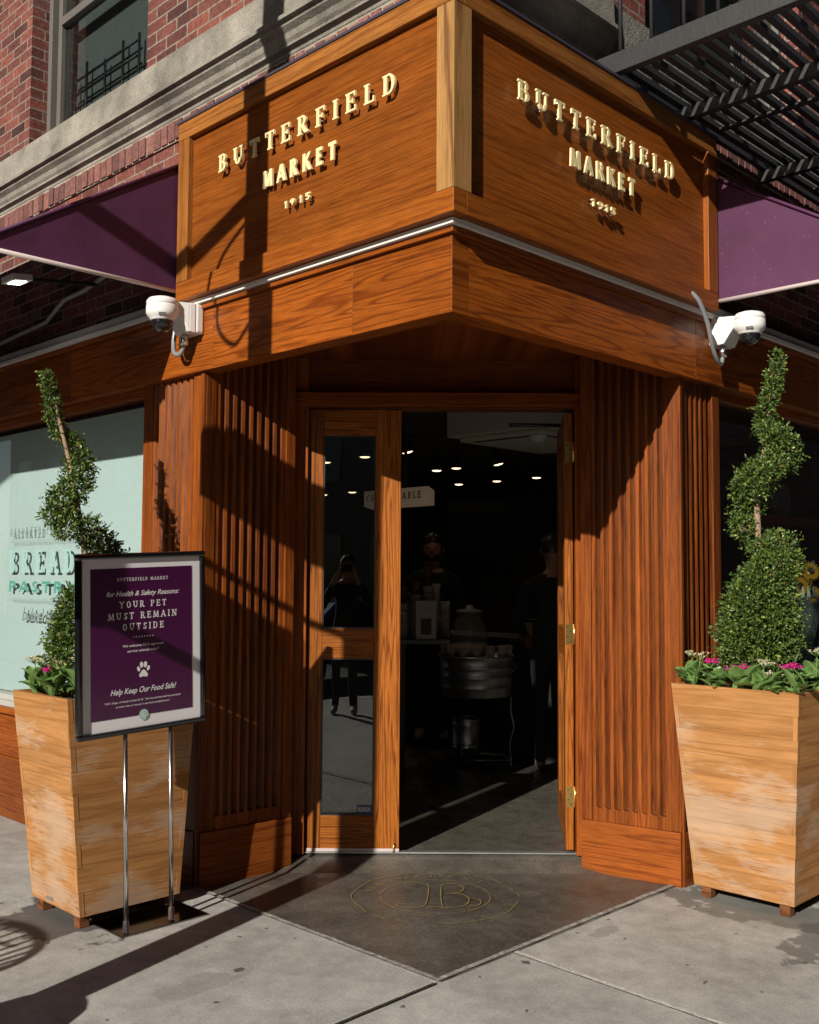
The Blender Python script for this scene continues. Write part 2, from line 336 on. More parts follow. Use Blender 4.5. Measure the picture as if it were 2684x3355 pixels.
def stone(name, c1, c2, scale=1.0, bump=.35, rough=.85, streak=False):
    mt, nt, bs = newmat(name); p = nd(nt, 'NewGeometry').outputs['Position']
    a = nd(nt, 'TexNoise', {'Vector': p, 'Scale': 3.0 * scale, 'Detail': 8.0, 'Roughness': .65}).outputs[0]
    f = nd(nt, 'TexNoise', {'Vector': p, 'Scale': 120.0, 'Detail': 4.0}).outputs[0]
    col = mixc(nt, ramp(nt, a, [(.35, g3(0)), (.65, g3(1))]), c1, c2)
    col = mixc(nt, 1.0, col, ramp(nt, f, [(.3, g3(.7)), (.65, g3(1.1))]), 'MULTIPLY')
    nt.links.new(col, bs.inputs['Base Color']); bs.inputs['Roughness'].default_value = rough
    b = nd(nt, 'Bump', {'Height': math_(nt, 'ADD', f, math_(nt, 'MULTIPLY', a, 2.0)), 'Strength': bump, 'Distance': .01}); nt.links.new(b.outputs[0], bs.inputs['Normal']); return mt
M['lime'] = stone('limestone', (.16, .148, .125), (.36, .335, .285)); M['mortar'] = stone('mortar', (.28, .23, .19), (.42, .36, .3))
M['rough'] = stone('rough stone band', (.17, .165, .15), (.3, .29, .26), 4, .8); M['asphalt'] = stone('asphalt', (.035, .035, .036), (.06, .06, .06), 2, .6)
M['border'] = stone('worn slab border', (.2, .19, .17), (.5, .48, .445), 9, .6)
M['joint'] = stone('pale joint', (.5, .485, .45), (.72, .7, .66), 8, .6); M['crack'] = stone('dark joint', (.03, .028, .025), (.1, .09, .08), 12, .5)

def concrete(name, c1, c2, dark_spots=True, rough=.8, gloss=None, stains=()):
    mt, nt, bs = newmat(name); p = nd(nt, 'NewGeometry').outputs['Position']
    a = nd(nt, 'TexNoise', {'Vector': p, 'Scale': 1.6, 'Detail': 9.0, 'Roughness': .62}).outputs[0]
    d = nd(nt, 'TexNoise', {'Vector': p, 'Scale': 11.0, 'Detail': 5.0, 'Roughness': .6}).outputs[0]
    f = nd(nt, 'TexNoise', {'Vector': p, 'Scale': 230.0, 'Detail': 3.0}).outputs[0]
    col = mixc(nt, ramp(nt, a, [(.33, g3(0)), (.67, g3(1))]), tuple(x * (.8 if gloss else 1.12) for x in c1), tuple(x * (.8 if gloss else 1.12) for x in c2))
    col = mixc(nt, 1.0, col, ramp(nt, d, [(.3, g3(.8)), (.65, g3(1.08))]), 'MULTIPLY')
    col = mixc(nt, 1.0, col, ramp(nt, f, [(.3, g3(.66)), (.62, g3(1.12))]), 'MULTIPLY')
    gr_ = nd(nt, 'TexNoise', {'Vector': p, 'Scale': 75.0, 'Detail': 4.0, 'Roughness': .7}).outputs[0]
    col = mixc(nt, 1.0, col, ramp(nt, gr_, [(.28, g3(.62 if gloss else .8)), (.5, g3(1.0)), (.72, g3(1.45 if gloss else 1.14))]), 'MULTIPLY')
    if dark_spots:
        wp = nd(nt, 'VectorMath', {0: p, 1: nd(nt, 'VectorMath', {0: nd(nt, 'TexNoise', {'Vector': p, 'Scale': 26.0, 'Detail': 2.0}).outputs[1], 1: (.05, .05, 0)}, operation='MULTIPLY').outputs[0]}, operation='ADD').outputs[0]
        for sc, th, sel in ((2.6, .055, .3), (6.0, .05, .2)):
            vo = nd(nt, 'TexVoronoi', {'Vector': wp, 'Scale': sc}, voronoi_dimensions='2D')
            dist = math_(nt, 'LESS_THAN', vo.outputs['Distance'], th)
            pick = math_(nt, 'LESS_THAN', nd(nt, 'SeparateColor', {0: vo.outputs['Color']}).outputs[0], sel)
            col = mixc(nt, math_(nt, 'MULTIPLY', math_(nt, 'MULTIPLY', dist, pick), .8), col, (.035, .033, .032))
    for (x, y, rx, ry, amt, colr) in stains:
        ds = nd(nt, 'VectorMath', {0: p, 1: (x, y, 0)}, operation='SUBTRACT').outputs[0]
        ds = nd(nt, 'VectorMath', {0: ds, 1: (1 / rx, 1 / ry, 0)}, operation='MULTIPLY').outputs[0]
        ln = nd(nt, 'VectorMath', {0: ds}, operation='LENGTH').outputs['Value']
        wv = nd(nt, 'TexNoise', {'Vector': p, 'Scale': 7.0, 'Detail': 5.0}).outputs[0]
        e = math_(nt, 'ADD', ln, math_(nt, 'MULTIPLY', math_(nt, 'SUBTRACT', wv, .5), 2.4))
        col = mixc(nt, math_(nt, 'MULTIPLY', ramp(nt, e, [(.78, g3(1)), (.92, g3(0))]), amt), col, colr)
    nt.links.new(col, bs.inputs['Base Color']); bs.inputs['Roughness'].default_value = rough
    if gloss:
        nt.links.new(ramp(nt, d, [(.3, g3(gloss)), (.7, g3(gloss + .18))]), bs.inputs['Roughness'])
    b = nd(nt, 'Bump', {'Height': f, 'Strength': .25, 'Distance': .003}); nt.links.new(b.outputs[0], bs.inputs['Normal']); return mt
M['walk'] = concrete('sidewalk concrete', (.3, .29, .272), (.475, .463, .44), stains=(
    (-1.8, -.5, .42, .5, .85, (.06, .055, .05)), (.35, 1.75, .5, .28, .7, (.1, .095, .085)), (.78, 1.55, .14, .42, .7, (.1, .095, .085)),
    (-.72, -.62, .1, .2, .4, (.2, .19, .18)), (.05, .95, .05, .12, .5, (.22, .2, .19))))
M['slab'] = concrete('dark polished entrance concrete', (.075, .068, .056), (.19, .172, .145), False, gloss=.3)
M['floor'] = concrete('polished shop floor', (.1, .092, .075), (.17, .155, .13), False, gloss=.22)

# ------------------------------------------------------------------ lettering: strokes laid out as bars and arcs
GL = {}
def _g():
    L = lambda x0, y0, x1, y1, k='T', s='': ('L', x0, y0, x1, y1, k, s)
    A = lambda cx, cy, rx, ry, a0, a1: ('A', cx, cy, rx, ry, a0, a1)
    h = lambda x0, x1, y: ('H', x0, x1, y); e = lambda x, y0, y1: ('E', x, y0, y1)
    G = GL
    G['A'] = (.82, [L(.08, 0, .41, 1, 't', 'b'), L(.41, 1, .74, 0, 'T', 'e'), h(.2, .62, .32)])
    G['B'] = (.70, [L(.15, 0, .15, 1, 'T', 'be'), h(.15, .36, 1), h(.15, .38, .53), h(.15, .38, 0), A(.36, .765, .24, .235, -90, 90), A(.38, .265, .27, .265, -90, 90)])
    G['C'] = (.72, [A(.40, .5, .33, .5, 50, 310), e(.62, .68, .95)])
    G['D'] = (.78, [L(.15, 0, .15, 1, 'T', 'be'), h(.15, .36, 1), h(.15, .36, 0), A(.36, .5, .36, .5, -90, 90)])
    G['E'] = (.66, [L(.15, 0, .15, 1, 'T', 'be'), h(.15, .56, 1), h(.15, .44, .52), h(.15, .6, 0), e(.57, .74, 1), e(.61, 0, .28), e(.45, .4, .64)])
    G['F'] = (.62, [L(.15, 0, .15, 1, 'T', 'be'), h(.15, .56, 1), h(.15, .44, .52), e(.57, .74, 1), e(.45, .4, .64)])
    G['H'] = (.84, [L(.15, 0, .15, 1, 'T', 'be'), L(.69, 0, .69, 1, 'T', 'be'), h(.15, .69, .5)])
    G['I'] = (.36, [L(.18, 0, .18, 1, 'T', 'be')])
    G['J'] = (.5, [L(.32, .2, .32, 1, 'T', 'e'), A(.2, .2, .13, .2, 180, 360)])
    G['K'] = (.8, [L(.15, 0, .15, 1, 'T', 'be'), L(.2, .42, .64, 1, 't', 'e'), L(.34, .55, .7, 0, 'T', 'e')])
    G['L'] = (.62, [L(.15, 0, .15, 1, 'T', 'be'), h(.15, .56, 0), e(.57, 0, .3)])
    G['M'] = (.98, [L(.12, 0, .16, 1, 't', 'b'), L(.18, 1, .48, .05, 'T'), L(.48, .05, .78, 1, 't'), L(.84, 0, .8, 1, 'T', 'b')])
    G['N'] = (.84, [L(.14, 0, .14, 1, 't', 'be'), L(.16, 1, .68, 0, 'T'), L(.7, 0, .7, 1, 't', 'e')])
    G['O'] = (.82, [A(.41, .5, .35, .5, 0, 360)])
    G['P'] = (.66, [L(.15, 0, .15, 1, 'T', 'be'), h(.15, .36, 1), h(.15, .36, .46), A(.36, .73, .26, .27, -90, 90)])
    G['R'] = (.76, [L(.15, 0, .15, 1, 'T', 'be'), h(.15, .36, 1), h(.15, .36, .48), A(.36, .74, .25, .26, -90, 90), L(.36, .48, .66, 0, 'T', 'e')])
    G['S'] = (.62, [A(.31, .745, .21, .255, 20, 270), A(.31, .255, .23, .255, -160, 90), e(.52, .72, .96), e(.09, .04, .3)])
    G['T'] = (.70, [L(.35, 0, .35, 1, 'T', 'b'), h(.04, .66, 1), e(.05, .74, 1), e(.65, .74, 1)])
    G['U'] = (.80, [L(.15, .32, .15, 1, 'T', 'e'), L(.65, .32, .65, 1, 't', 'e'), A(.4, .32, .25, .32, 180, 360)])
    G['W'] = (1.05, [L(.06, 1, .3, 0, 'T', 'b'), L(.3, 0, .52, .9, 't'), L(.52, .9, .76, 0, 'T'), L(.76, 0, .98, 1, 't', 'e')])
    G['Y'] = (.78, [L(.39, 0, .39, .45, 'T', 'b'), L(.1, 1, .39, .42, 'T', 'b'), L(.39, .42, .68, 1, 't', 'e')])
    G['1'] = (.36, [L(.24, 0, .24, 1, 'T'), L(.1, .72, .2, .97, 't')])
    G['9'] = (.72, [A(.35, .68, .25, .31, 0, 360), A(.25, .5, .35, .5, -70, 40)])
    G['5'] = (.7, [h(.16, .6, 1), L(.16, .55, .16, 1, 't'), A(.33, .33, .27, .32, -150, 110)])
    G["'"] = (.24, [L(.12, .72, .12, 1, 'T')])
    G[' '] = (.4, [])
_g()
STY = dict(sign=(.22, .095, .09, .34, 1.18), date=(.3, .2, 0, 0, 1.9), pastry=(.4, .24, 0, 0, 2.55), serif=(.17, .07, .075, .30, 1.0), sans=(.25, .2, 0, 0, .95), slab=(.17, .12, .1, .34, 1.0), wide=(.24, .2, 0, 0, 1.25), thin=(.1, .06, .04, .2, 1.0))
def glyph(ch, style):
    T, t, sh, sw, ws = STY[style]; wd, el = GL[ch]; q = []
    def rect(x0, x1, y0, y1): q.append([(x0, y0), (x1, y0), (x1, y1), (x0, y1)])
    def clampy(y, h): return min(max(y, h / 2), 1 - h / 2)
    for k in el:
        if k[0] == 'L':
            _, x0, y0, x1, y1, kk, s = k; x0 *= ws; x1 *= ws; wt = T if kk == 'T' else max(t, T * .5)
            hw = wt / 2 * (1 if x0 == x1 else math.hypot(x1 - x0, y1 - y0) / max(abs(y1 - y0), .3))
            pts = [(x0 - hw, y0), (x0 + hw, y0), (x1 + hw, y1), (x1 - hw, y1)]
            if y1 < y0: pts = [pts[3], pts[2], pts[1], pts[0]]
            q.append(pts)
            if sh:
                for c, (xx, yy) in (('b', (x0, y0)), ('e', (x1, y1))):
                    if c in s: yc = clampy(yy, sh); rect(xx - sw / 2 - .02, xx + sw / 2 + .02, yc - sh / 2, yc + sh / 2)
        elif k[0] == 'H':
            _, x0, x1, y = k; y = clampy(y, t); rect(x0 * ws, x1 * ws, y - t / 2, y + t / 2)
        elif k[0] == 'E':
            if sh: _, x, y0, y1 = k; rect(x * ws - sh * .5, x * ws + sh * .5, y0, y1)
        else:
            _, cx, cy, rx, ry, a0, a1 = k; cx *= ws; rx *= ws; n = max(6, int(abs(a1 - a0) / 18)); pr = None
            for i in range(n + 1):
                a = R(a0 + (a1 - a0) * i / n); wt = t + (T - t) * abs(math.cos(a)) ** 1.5
                o = (cx + rx * math.cos(a), cy + ry * math.sin(a)); irx, iry = max(rx - wt, .02), max(ry - wt, .02)
                inn = (cx + irx * math.cos(a), cy + iry * math.sin(a))
                if pr: q.append([pr[1], pr[0], o, inn])
                pr = (o, inn)
    return wd * ws, q
def word_layout(txt, style, x0, x1):          # pen positions so the word spans x0..x1 with even gaps; returns scale-1 widths
    ws = [glyph(c, style)[0] for c in txt]; return ws
def letters(txt, style, P, ux, uy, nrm, width, height, depth, back=0.0):
    """one builder per letter: P is the lower left corner, ux/uy the writing axes, width the whole line"""
    ux, uy, nrm, P = Vector(ux), Vector(uy), Vector(nrm), Vector(P)
    ws = [glyph(c, style)[0] for c in txt]; n = len(txt)
    gap = (width - sum(ws) * height) / max(n - 1, 1); sx = 1.0
    if gap < -.05 * height: sx = width / (sum(ws) * height + .04 * height * (n - 1)); gap = .04 * height * sx
    pen = 0; out = []
    for c, wd in zip(txt, ws):
        if c != ' ':
            b = MB()
            for i, poly in enumerate(glyph(c, style)[1]):
                cx = sum(p[0] for p in poly) / 4; cy = sum(p[1] for p in poly) / 4; k = 1 - .004 * (i % 5)
                pts = [P + ux * (pen + (cx + (x - cx) * k) * height * sx) + uy * ((cy + (y - cy) * k) * height) + nrm * back for x, y in poly]
                if depth > 0: b.prism(pts, nrm * (depth + .00025 * i))
                else: b.face([p + nrm * (.0001 * i) for p in pts])
            out.append((c, b))
        pen += wd * height * sx + gap
    return out
def line_obj(name, txt, style, P, ux, uy, nrm, width, height, depth, mat, parent):
    b = MB()
    for c, lb in letters(txt, style, P, ux, uy, nrm, width, height, depth):
        k = len(b.v); b.v += lb.v; b.f += [[i + k for i in f] for f in lb.f]; b.uv += lb.uv; b.tn += lb.tn; b.sm += lb.sm; b.mi += lb.mi
    return b.build(name, mat, parent, weld=False)
def text_obj(name, txt, mat, parent, mtx, width, shear=0, height=None, bold=0):
    cu = bpy.data.curves.new(name, 'FONT'); cu.body = txt; cu.align_x = 'CENTER'; cu.shear = shear; cu.size = 1; cu.offset = bold
    o = bpy.data.objects.new(name, cu); C.objects.link(o); bpy.context.view_layer.update()
    s = width / max(o.dimensions.x, .01); sy = s if not height else height
    me = bpy.data.meshes.new_from_object(o.evaluated_get(bpy.context.evaluated_depsgraph_get()))
    bpy.data.objects.remove(o); bpy.data.curves.remove(cu)
    for v in me.vertices: v.co = mtx @ Vector((v.co.x * s, v.co.y * sy, 0))
    me.materials.append(mat); r = bpy.data.objects.new(name, me); C.objects.link(r)
    if parent: put(r, parent)
    return r

# ------------------------------------------------------------------ ground
def struct(o): o['kind'] = 'structure'; return o
b = MB(); b.face([(-60, -60, -.19), (60, -60, -.19), (60, 60, -.19), (-60, 60, -.19)]); struct(b.build('ground', M['asphalt']))
b = MB(); b.box(-40, 4.6, -4.6, 40, -.18, 0); struct(b.build('sidewalk', M['walk']))
b = MB(); b.box(4.6, 4.76, -4.76, 40, -.18, .004, g='y'); b.box(-40, 4.6, -4.76, -4.6, -.18, .004); struct(b.build('kerb', M['joint']))
b = MB(); b.face([(x, y, .004) for x, y in ((-.1, .035), (-.1, 1.79), (-.40, 1.72), (-1.70, .42), (-1.73, .035))]); b.face([(-1.70, .42, .004), (-.40, 1.72, .004), (-.62, 1.81, .048), (-1.86, .60, .048)])
struct(b.build('entrance_slab', M['slab']))
b = MB()
def strip(b, x0, y0, x1, y1, wd, z):
    d = Vector((x1 - x0, y1 - y0, 0)).normalized(); n = Vector((-d.y, d.x, 0)) * wd / 2; A = Vector((x0, y0, z)); B = Vector((x1, y1, z)); k = max(2, int((B - A).length / .06))
    pr = None
    for i in range(k + 1):
        p = A.lerp(B, i / k); j = 1 + .35 * noise.noise(Vector((p.x * 9, p.y * 9, wd * 50)))
        c = (p + n * j, p - n * (2 - j))
        if pr: b.face([pr[1], c[1], c[0], pr[0]])
        pr = c
strip(b, -1.72, .022, -.083, .022, .026, .009); strip(b, -.083, .006, -.083, 1.76, .026, .0085); struct(b.build('slab_border', M['border'])); b = MB()
strip(b, -.062, .465, 3.6, .35, .026, .0075); strip(b, -.075, .0, -.02, -3.5, .014, .0065)
struct(b.build('pavement_joint', M['joint']))
b = MB(); strip(b, -1.6, .001, -.066, .001, .006, .0125); strip(b, -.062, 0, -.062, 1.74, .006, .0122); strip(b, -.056, .442, 3.6, .327, .006, .0118); strip(b, -.063, -.02, -.008, -3.5, .012, .011)
strip(b, -2.2, -1.55, -8, -1.5, .012, .0108); strip(b, -3.2, -.8, -3.3, -4.5, .012, .0106)
struct(b.build('pavement_crack', M['crack']))

# brass emblem set into the entrance slab
em = thing('floor_emblem', (-.8, .775, .004), 'worn gold emblem with a curly B inside two rings, set in the dark entrance slab', 'floor emblem')
EX = Vector((.7071, .7071, 0)); EY = Vector((-.7071, .7071, 0)); EC = Vector((-.795, .77, .0085))
def ringline(b, fn, wd, n=120, skip=None, z=0):
    P = [fn(2 * math.pi * i / n) for i in range(n + 1)]
    for i in range(n):
        if skip and noise.noise(Vector((i * .21, z * 10 + 3, skip))) > .28: continue
        a, c = P[i], P[i + 1]; d = Vector((c[0] - a[0], c[1] - a[1])).normalized(); wv = wd * (.65 + .5 * abs(noise.noise(Vector((i * .17, 5, z)))))
        nn = Vector((-d.y, d.x)) * wv / 2
        q = [(a[0] - nn.x, a[1] - nn.y), (c[0] - nn.x, c[1] - nn.y), (c[0] + nn.x, c[1] + nn.y), (a[0] + nn.x, a[1] + nn.y)]
        b.face([EC + EX * p[0] + EY * p[1] + Vector((0, 0, z)) for p in q])
M['inlay'] = plain('worn brass inlay', (.42, .31, .1), .5, metal=.3, noise_amt=.6, nscale=60)
b = MB(); ringline(b, lambda a: ((.4 + .006 * math.cos(8 * a)) * math.cos(a), (.4 + .006 * math.cos(8 * a)) * math.sin(a)), .006, 160, .7); b.build('outer_ring', M['inlay'], em)
b = MB(); ringline(b, lambda a: (.265 * math.cos(a), .265 * math.sin(a)), .005, 120, 1.7); b.build('inner_ring', M['inlay'], em)
def curl(b, pts, wd):
    P = []
    for i in range(len(pts) - 1):
        p0, p1, p2, p3 = pts[max(i - 1, 0)], pts[i], pts[i + 1], pts[min(i + 2, len(pts) - 1)]
        for t in [k / 6 for k in range(6)]:
            P.append(tuple(.5 * ((2 * p1[j]) + (-p0[j] + p2[j]) * t + (2 * p0[j] - 5 * p1[j] + 4 * p2[j] - p3[j]) * t * t + (-p0[j] + 3 * p1[j] - 3 * p2[j] + p3[j]) * t ** 3) for j in (0, 1)))
    P.append(pts[-1])
    return P
def curlmesh(b, pts, wd, z):
    P = curl(b, pts, wd)
    for i in range(len(P) - 1):
        a, c = Vector(P[i]), Vector(P[i + 1]); d = (c - a).normalized(); nn = Vector((-d.y, d.x)) * wd / 2 * (.7 + .5 * abs(noise.noise(Vector((i * .3, 2, z)))))
        b.face([EC + EX * p.x + EY * p.y + Vector((0, 0, z)) for p in (a - nn, c - nn, c + nn, a + nn)])
b = MB()
curlmesh(b, [(-.125, .165), (-.15, .19), (-.12, .215), (-.06, .205), (-.03, .17), (-.035, .02), (-.05, -.12), (-.08, -.17), (-.14, -.185), (-.185, -.15), (-.175, -.12), (-.14, -.13)], .0065, .0006)
curlmesh(b, [(.03, -.17), (.025, -.05), (.035, .15), (.06, .19), (.11, .19), (.145, .13), (.12, .06), (.05, .03)], .0065, .0012)
curlmesh(b, [(.05, .035), (.13, .02), (.16, -.06), (.13, -.15), (.06, -.18), (-.02, -.17), (-.05, -.16)], .0065, .0018)
curlmesh(b, [(.15, -.02), (.21, -.07), (.2, -.14), (.15, -.16)], .006, .0024)
b.build('monogram', M['inlay'], em)
b = MB()
for txt, a0, a1 in (('NEW YORK', 165, 105), ('LEX N Y', 90, 45)):
    for i, c in enumerate(txt):
        if c == ' ': continue
        a = R(a0 + (a1 - a0) * i / (len(txt) - 1)); rr = .315
        ux = EX * math.sin(a) - EY * math.cos(a); uy = EX * math.cos(a) + EY * math.sin(a)
        P0 = EC + (EX * math.cos(a) + EY * math.sin(a)) * rr - ux * .014
        if c in GL:
            for i2, poly in enumerate(glyph(c, 'thin')[1]): b.face([P0 + ux * x * .036 + uy * y * .036 + Vector((0, 0, .0002 * i2)) for x, y in poly])
        else: b.face([P0, P0 + ux * .005, P0 + ux * .03 + uy * .036, P0 + ux * .025 + uy * .036])
b.build('ring_lettering', M['inlay'], em)

# ------------------------------------------------------------------ brick building above the shop
bld = thing('brick_building', (-.12, .12, 3), 'red brick corner building with a grey limestone cornice above the wooden shop front', 'building')
def wallface(b, P0, U, N, u0, u1, z0, z1, th=.3):
    U = Vector(U); N = Vector(N); P0 = Vector(P0)
    pts = [P0 + U * u0 + Vector((0, 0, z0)), P0 + U * u1 + Vector((0, 0, z0)), P0 + U * u1 + Vector((0, 0, z1)), P0 + U * u0 + Vector((0, 0, z1))]
    q = [p - N * th for p in pts]
    b.face(pts, [(u0, z0), (u1, z0), (u1, z1), (u0, z1)])
    b.face([pts[1], q[1], q[2], pts[2]], [(0, z0), (th, z0), (th, z1), (0, z1)])
    b.face([q[0], pts[0], pts[3], q[3]], [(0, z0), (th, z0), (th, z1), (0, z1)])
    b.face([pts[3], pts[2], q[2], q[3]], [(u0, 0), (u1, 0), (u1, th), (u0, th)])
    b.face([q[0], q[1], pts[1], pts[0]], [(u0, 0), (u1, 0), (u1, th), (u0, th)])
    b.face([q[1], q[0], q[3], q[2]], [(u1, z0), (u0, z0), (u0, z1), (u1, z1)])
b = MB(); PL = (0, .12, 0); UL = (-1, 0, 0); NL = (0, -1, 0)
for u0, u1, z0, z1 in ((.12, 2.3, 2.9, 9), (2.3, 2.51, 2.6, 9), (2.51, 4.02, 2.6, 4.4), (4.02, 7.2, 2.6, 9), (7.2, 8.7, 2.6, 4.4), (8.7, 14, 2.6, 9), (2.51, 4.02, 6.1, 9), (7.2, 8.7, 6.1, 9)): wallface(b, PL, UL, NL, u0, u1, z0, z1)
PR = (-.12, 0, 0); UR = (0, 1, 0); NR = (1, 0, 0)
for u0, u1, z0, z1 in ((.425, 1.63, 2.9, 9), (1.63, 2.3, 2.9, 4.4), (2.3, 3.52, 2.6, 4.4), (3.52, 5.0, 2.6, 9), (5.0, 6.0, 2.6, 4.25), (6.0, 14, 2.6, 9), (1.63, 3.52, 6.1, 9), (5.0, 6.0, 6.1, 9)): wallface(b, PR, UR, NR, u0, u1, z0, z1)
b.build('brick_wall', M['brick'], bld, weld=False)
b = MB()
for u0, u1 in ((2.51, 4.02), (7.2, 8.7)): b.box(-u1, -u0, .42, .44, 4.3, 6.2)
b.build('room_blind', plain('grey blind', (.17, .175, .165), .9), bld)
for u0 in (2.51, 7.2):
    b = MB()
    for k in range(5): b.tube([(-u0 - 1.4, .37, 4.56 + k * .1), (-u0 - (.1 if k < 3 else .55), .37, 4.56 + k * .1)], .009, 6)
    for k, xx in enumerate((.14, .34, .52, .72, .95, 1.2, 1.36)): b.tube([(-u0 - xx, .37, 4.45), (-u0 - xx, .37, (4.84, 4.8, 5.0, 5.02, 4.98, 5.05, 5.0)[k])], .009, 6)
    b.build('window_guard', M['dark'], bld)  # thin dark bars, level and upright, just behind the pane
b = MB(); prof = [(0, 4.075), (.012, 4.085), (.014, 4.1), (.04, 4.112), (.04, 4.125), (.052, 4.14), (.06, 4.165), (.085, 4.185), (.09, 4.2), (.112, 4.205), (.112, 4.225), (.095, 4.24), (.07, 4.243), (.062, 4.43), (.05, 4.442), (-.06, 4.455)]
ends = [(lambda o, z: (-14, .12 - o, z)), (lambda o, z: (-.12 + o, .12 - o, z)), (lambda o, z: (-.12 + o, 1.24, z))]
for i in range(len(prof) - 1):
    for e0, e1 in ((ends[0], ends[1]), (ends[1], ends[2])): b.face([e0(*prof[i]), e1(*prof[i]), e1(*prof[i + 1]), e0(*prof[i + 1])])
b.face([ends[2](*p) for p in prof] + [(-.12, 1.24, 4.455)])
b.build('cornice', M['lime'], bld, weld=False)
b = MB(); b.box(-.12, -.095, 1.243, 14, 4.085, 4.405); b.build('stone_band', M['rough'], bld)
b = MB(); x = -.3
while x > -13.9:
    wd = .063 + random.uniform(-.004, .004); j = random.uniform(0, .008)
    b.box(x - wd, x, .104 - j, .13, 3.955 + random.uniform(-.006, .004), 4.062 + random.uniform(-.004, .006)); x -= wd + .012
y = .6
while y < 13.8:
    wd = .063 + random.uniform(-.004, .004); j = random.uniform(0, .008)
    b.box(-.13, -.104 + j, y, y + wd, 3.955 + random.uniform(-.006, .004), 4.062 + random.uniform(-.004, .006)); y += wd + .012
b.build('soldier_course', M['brick1'], bld, bevel=.002)
b = MB(); b.box(-13.9, -.3, .108, .121, 3.95, 4.078); b.box(-.121, -.108, .6, 13.8, 3.95, 4.084); b.build('mortar_bed', M['mortar'], bld)
def sash_window(P, U, N, w, z0, z1, pane, midz, name='window'):
    U = Vector(U); N = Vector(N); P = Vector(P)
    def bar(b, u0, u1, a, c, n0, n1): b.prism([P + U * u0 + N * n0 + Vector((0, 0, a)), P + U * u1 + N * n0 + Vector((0, 0, a)), P + U * u1 + N * n1 + Vector((0, 0, a)), P + U * u0 + N * n1 + Vector((0, 0, a))], (0, 0, c - a))
    b = MB(); bar(b, 0, .05, z0, z1, -.24, -.12); bar(b, w - .05, w, z0, z1, -.24, -.12); bar(b, .05, w - .05, z0, z0 + .05, -.24, -.12); bar(b, .05, w - .05, z1 - .05, z1, -.24, -.12)
    bar(b, .05, .1, z0 + .05, z1 - .05, -.22, -.165); bar(b, w - .1, w - .05, z0 + .05, z1 - .05, -.22, -.165); bar(b, .1, w - .1, z0 + .05, z0 + .11, -.22, -.165); bar(b, .1, w - .1, midz, midz + .06, -.22, -.16)
    f = b.build(name, M['sash'], bld, bevel=.004)
    b = MB(); bar(b, .1, w - .1, z0 + .11, z1 - .05, -.2, -.195); b.build('pane', pane, f)
    return f
sash_window((-2.51, .12, 0), UL, NL, 1.51, 4.445, 6.1, M['darkglass'], 5.35)
sash_window((-7.2, .12, 0), UL, NL, 1.5, 4.445, 6.1, M['darkglass'], 5.35)
f = sash_window((-.12, 1.63, 0), UR, NR, 1.89, 4.405, 6.1, M['glass'], 5.2)
f2 = sash_window((-.12, 5.0, 0), UR, NR, 1.0, 4.25, 6.1, M['glass'], 5.2)
b = MB()
for a0, a1 in ((1.62, 3.53), (4.98, 6.02)):
    b.box(-.5, -.48, a0, a1, 4.2, 6.2)
b.build('dark_blind', M['greenpane'], bld)
for a0, a1 in ((2.12, 2.46), (3.1, 3.42), (5.5, 5.9)):
    b = MB(); k = 20; pr = None
    for i in range(k + 1):
        p = Vector((-.39 + .025 * math.sin(i * 2.2), a0 + (a1 - a0) * i / k, 0))
        if pr: b.face([pr + Vector((0, 0, 4.36)), p + Vector((0, 0, 4.36)), p + Vector((0, 0, 6.1)), pr + Vector((0, 0, 6.1))], sm=True)
        pr = p
    b.build('curtain', M['curtain'], bld)

# ------------------------------------------------------------------ wooden shop front
shop = thing('storefront', (-.9, .5, 0), 'varnished oak shop front with a recessed corner doorway and fluted pilasters', 'shop front')
# individual boards of the fascia, butt joined
b = MB(); xs = [0, -.58, -1.62, -3.1, -5.2, -9]
for a, c in zip(xs, xs[1:]): b.box(c + .0006, a - (.0006 if a else 0), 0, .1, 2.586, 2.9, g='x')
ys = [.1, 1.9, 3.4, 5.5, 9]
for i, (a, c) in enumerate(zip(ys, ys[1:])): b.box(-.1, 0, a, c - .0006, 2.586, 2.9, g='y')
fas = b.build('fascia', M['fascia'], shop, bevel=.002)
b = MB(); b.box(-9, .02, -.02, .06, 2.9, 2.925, g='x'); b.box(-.06, .02, .06, 9, 2.9, 2.925, g='y'); b.build('moulding', M['fascia'], shop, bevel=.003)
b = MB(); b.box(-9, .037, -.037, .05, 2.926, 2.9495); b.box(-.05, .037, .05, 9, 2.926, 2.9495); b.build('white_strip', M['white'], shop, bevel=.002)
b = MB(); b.box(-9, -1.9, -.02, .11, 2.952, 3.0); b.box(-.11, .02, 2.06, 9, 2.952, 3.0); b.build('flashing', M['greypaint'], shop, bevel=.003)
b = MB(); b.box(-2.3, -.1, .1, .14, 2.757, 2.95); b.face([(-2.3, .1, 2.757), (-2.3, 2.3, 2.757), (-.1, 2.3, 2.757), (-.1, .1, 2.757)]); b.build('recess_ceiling', M['pil'], shop)

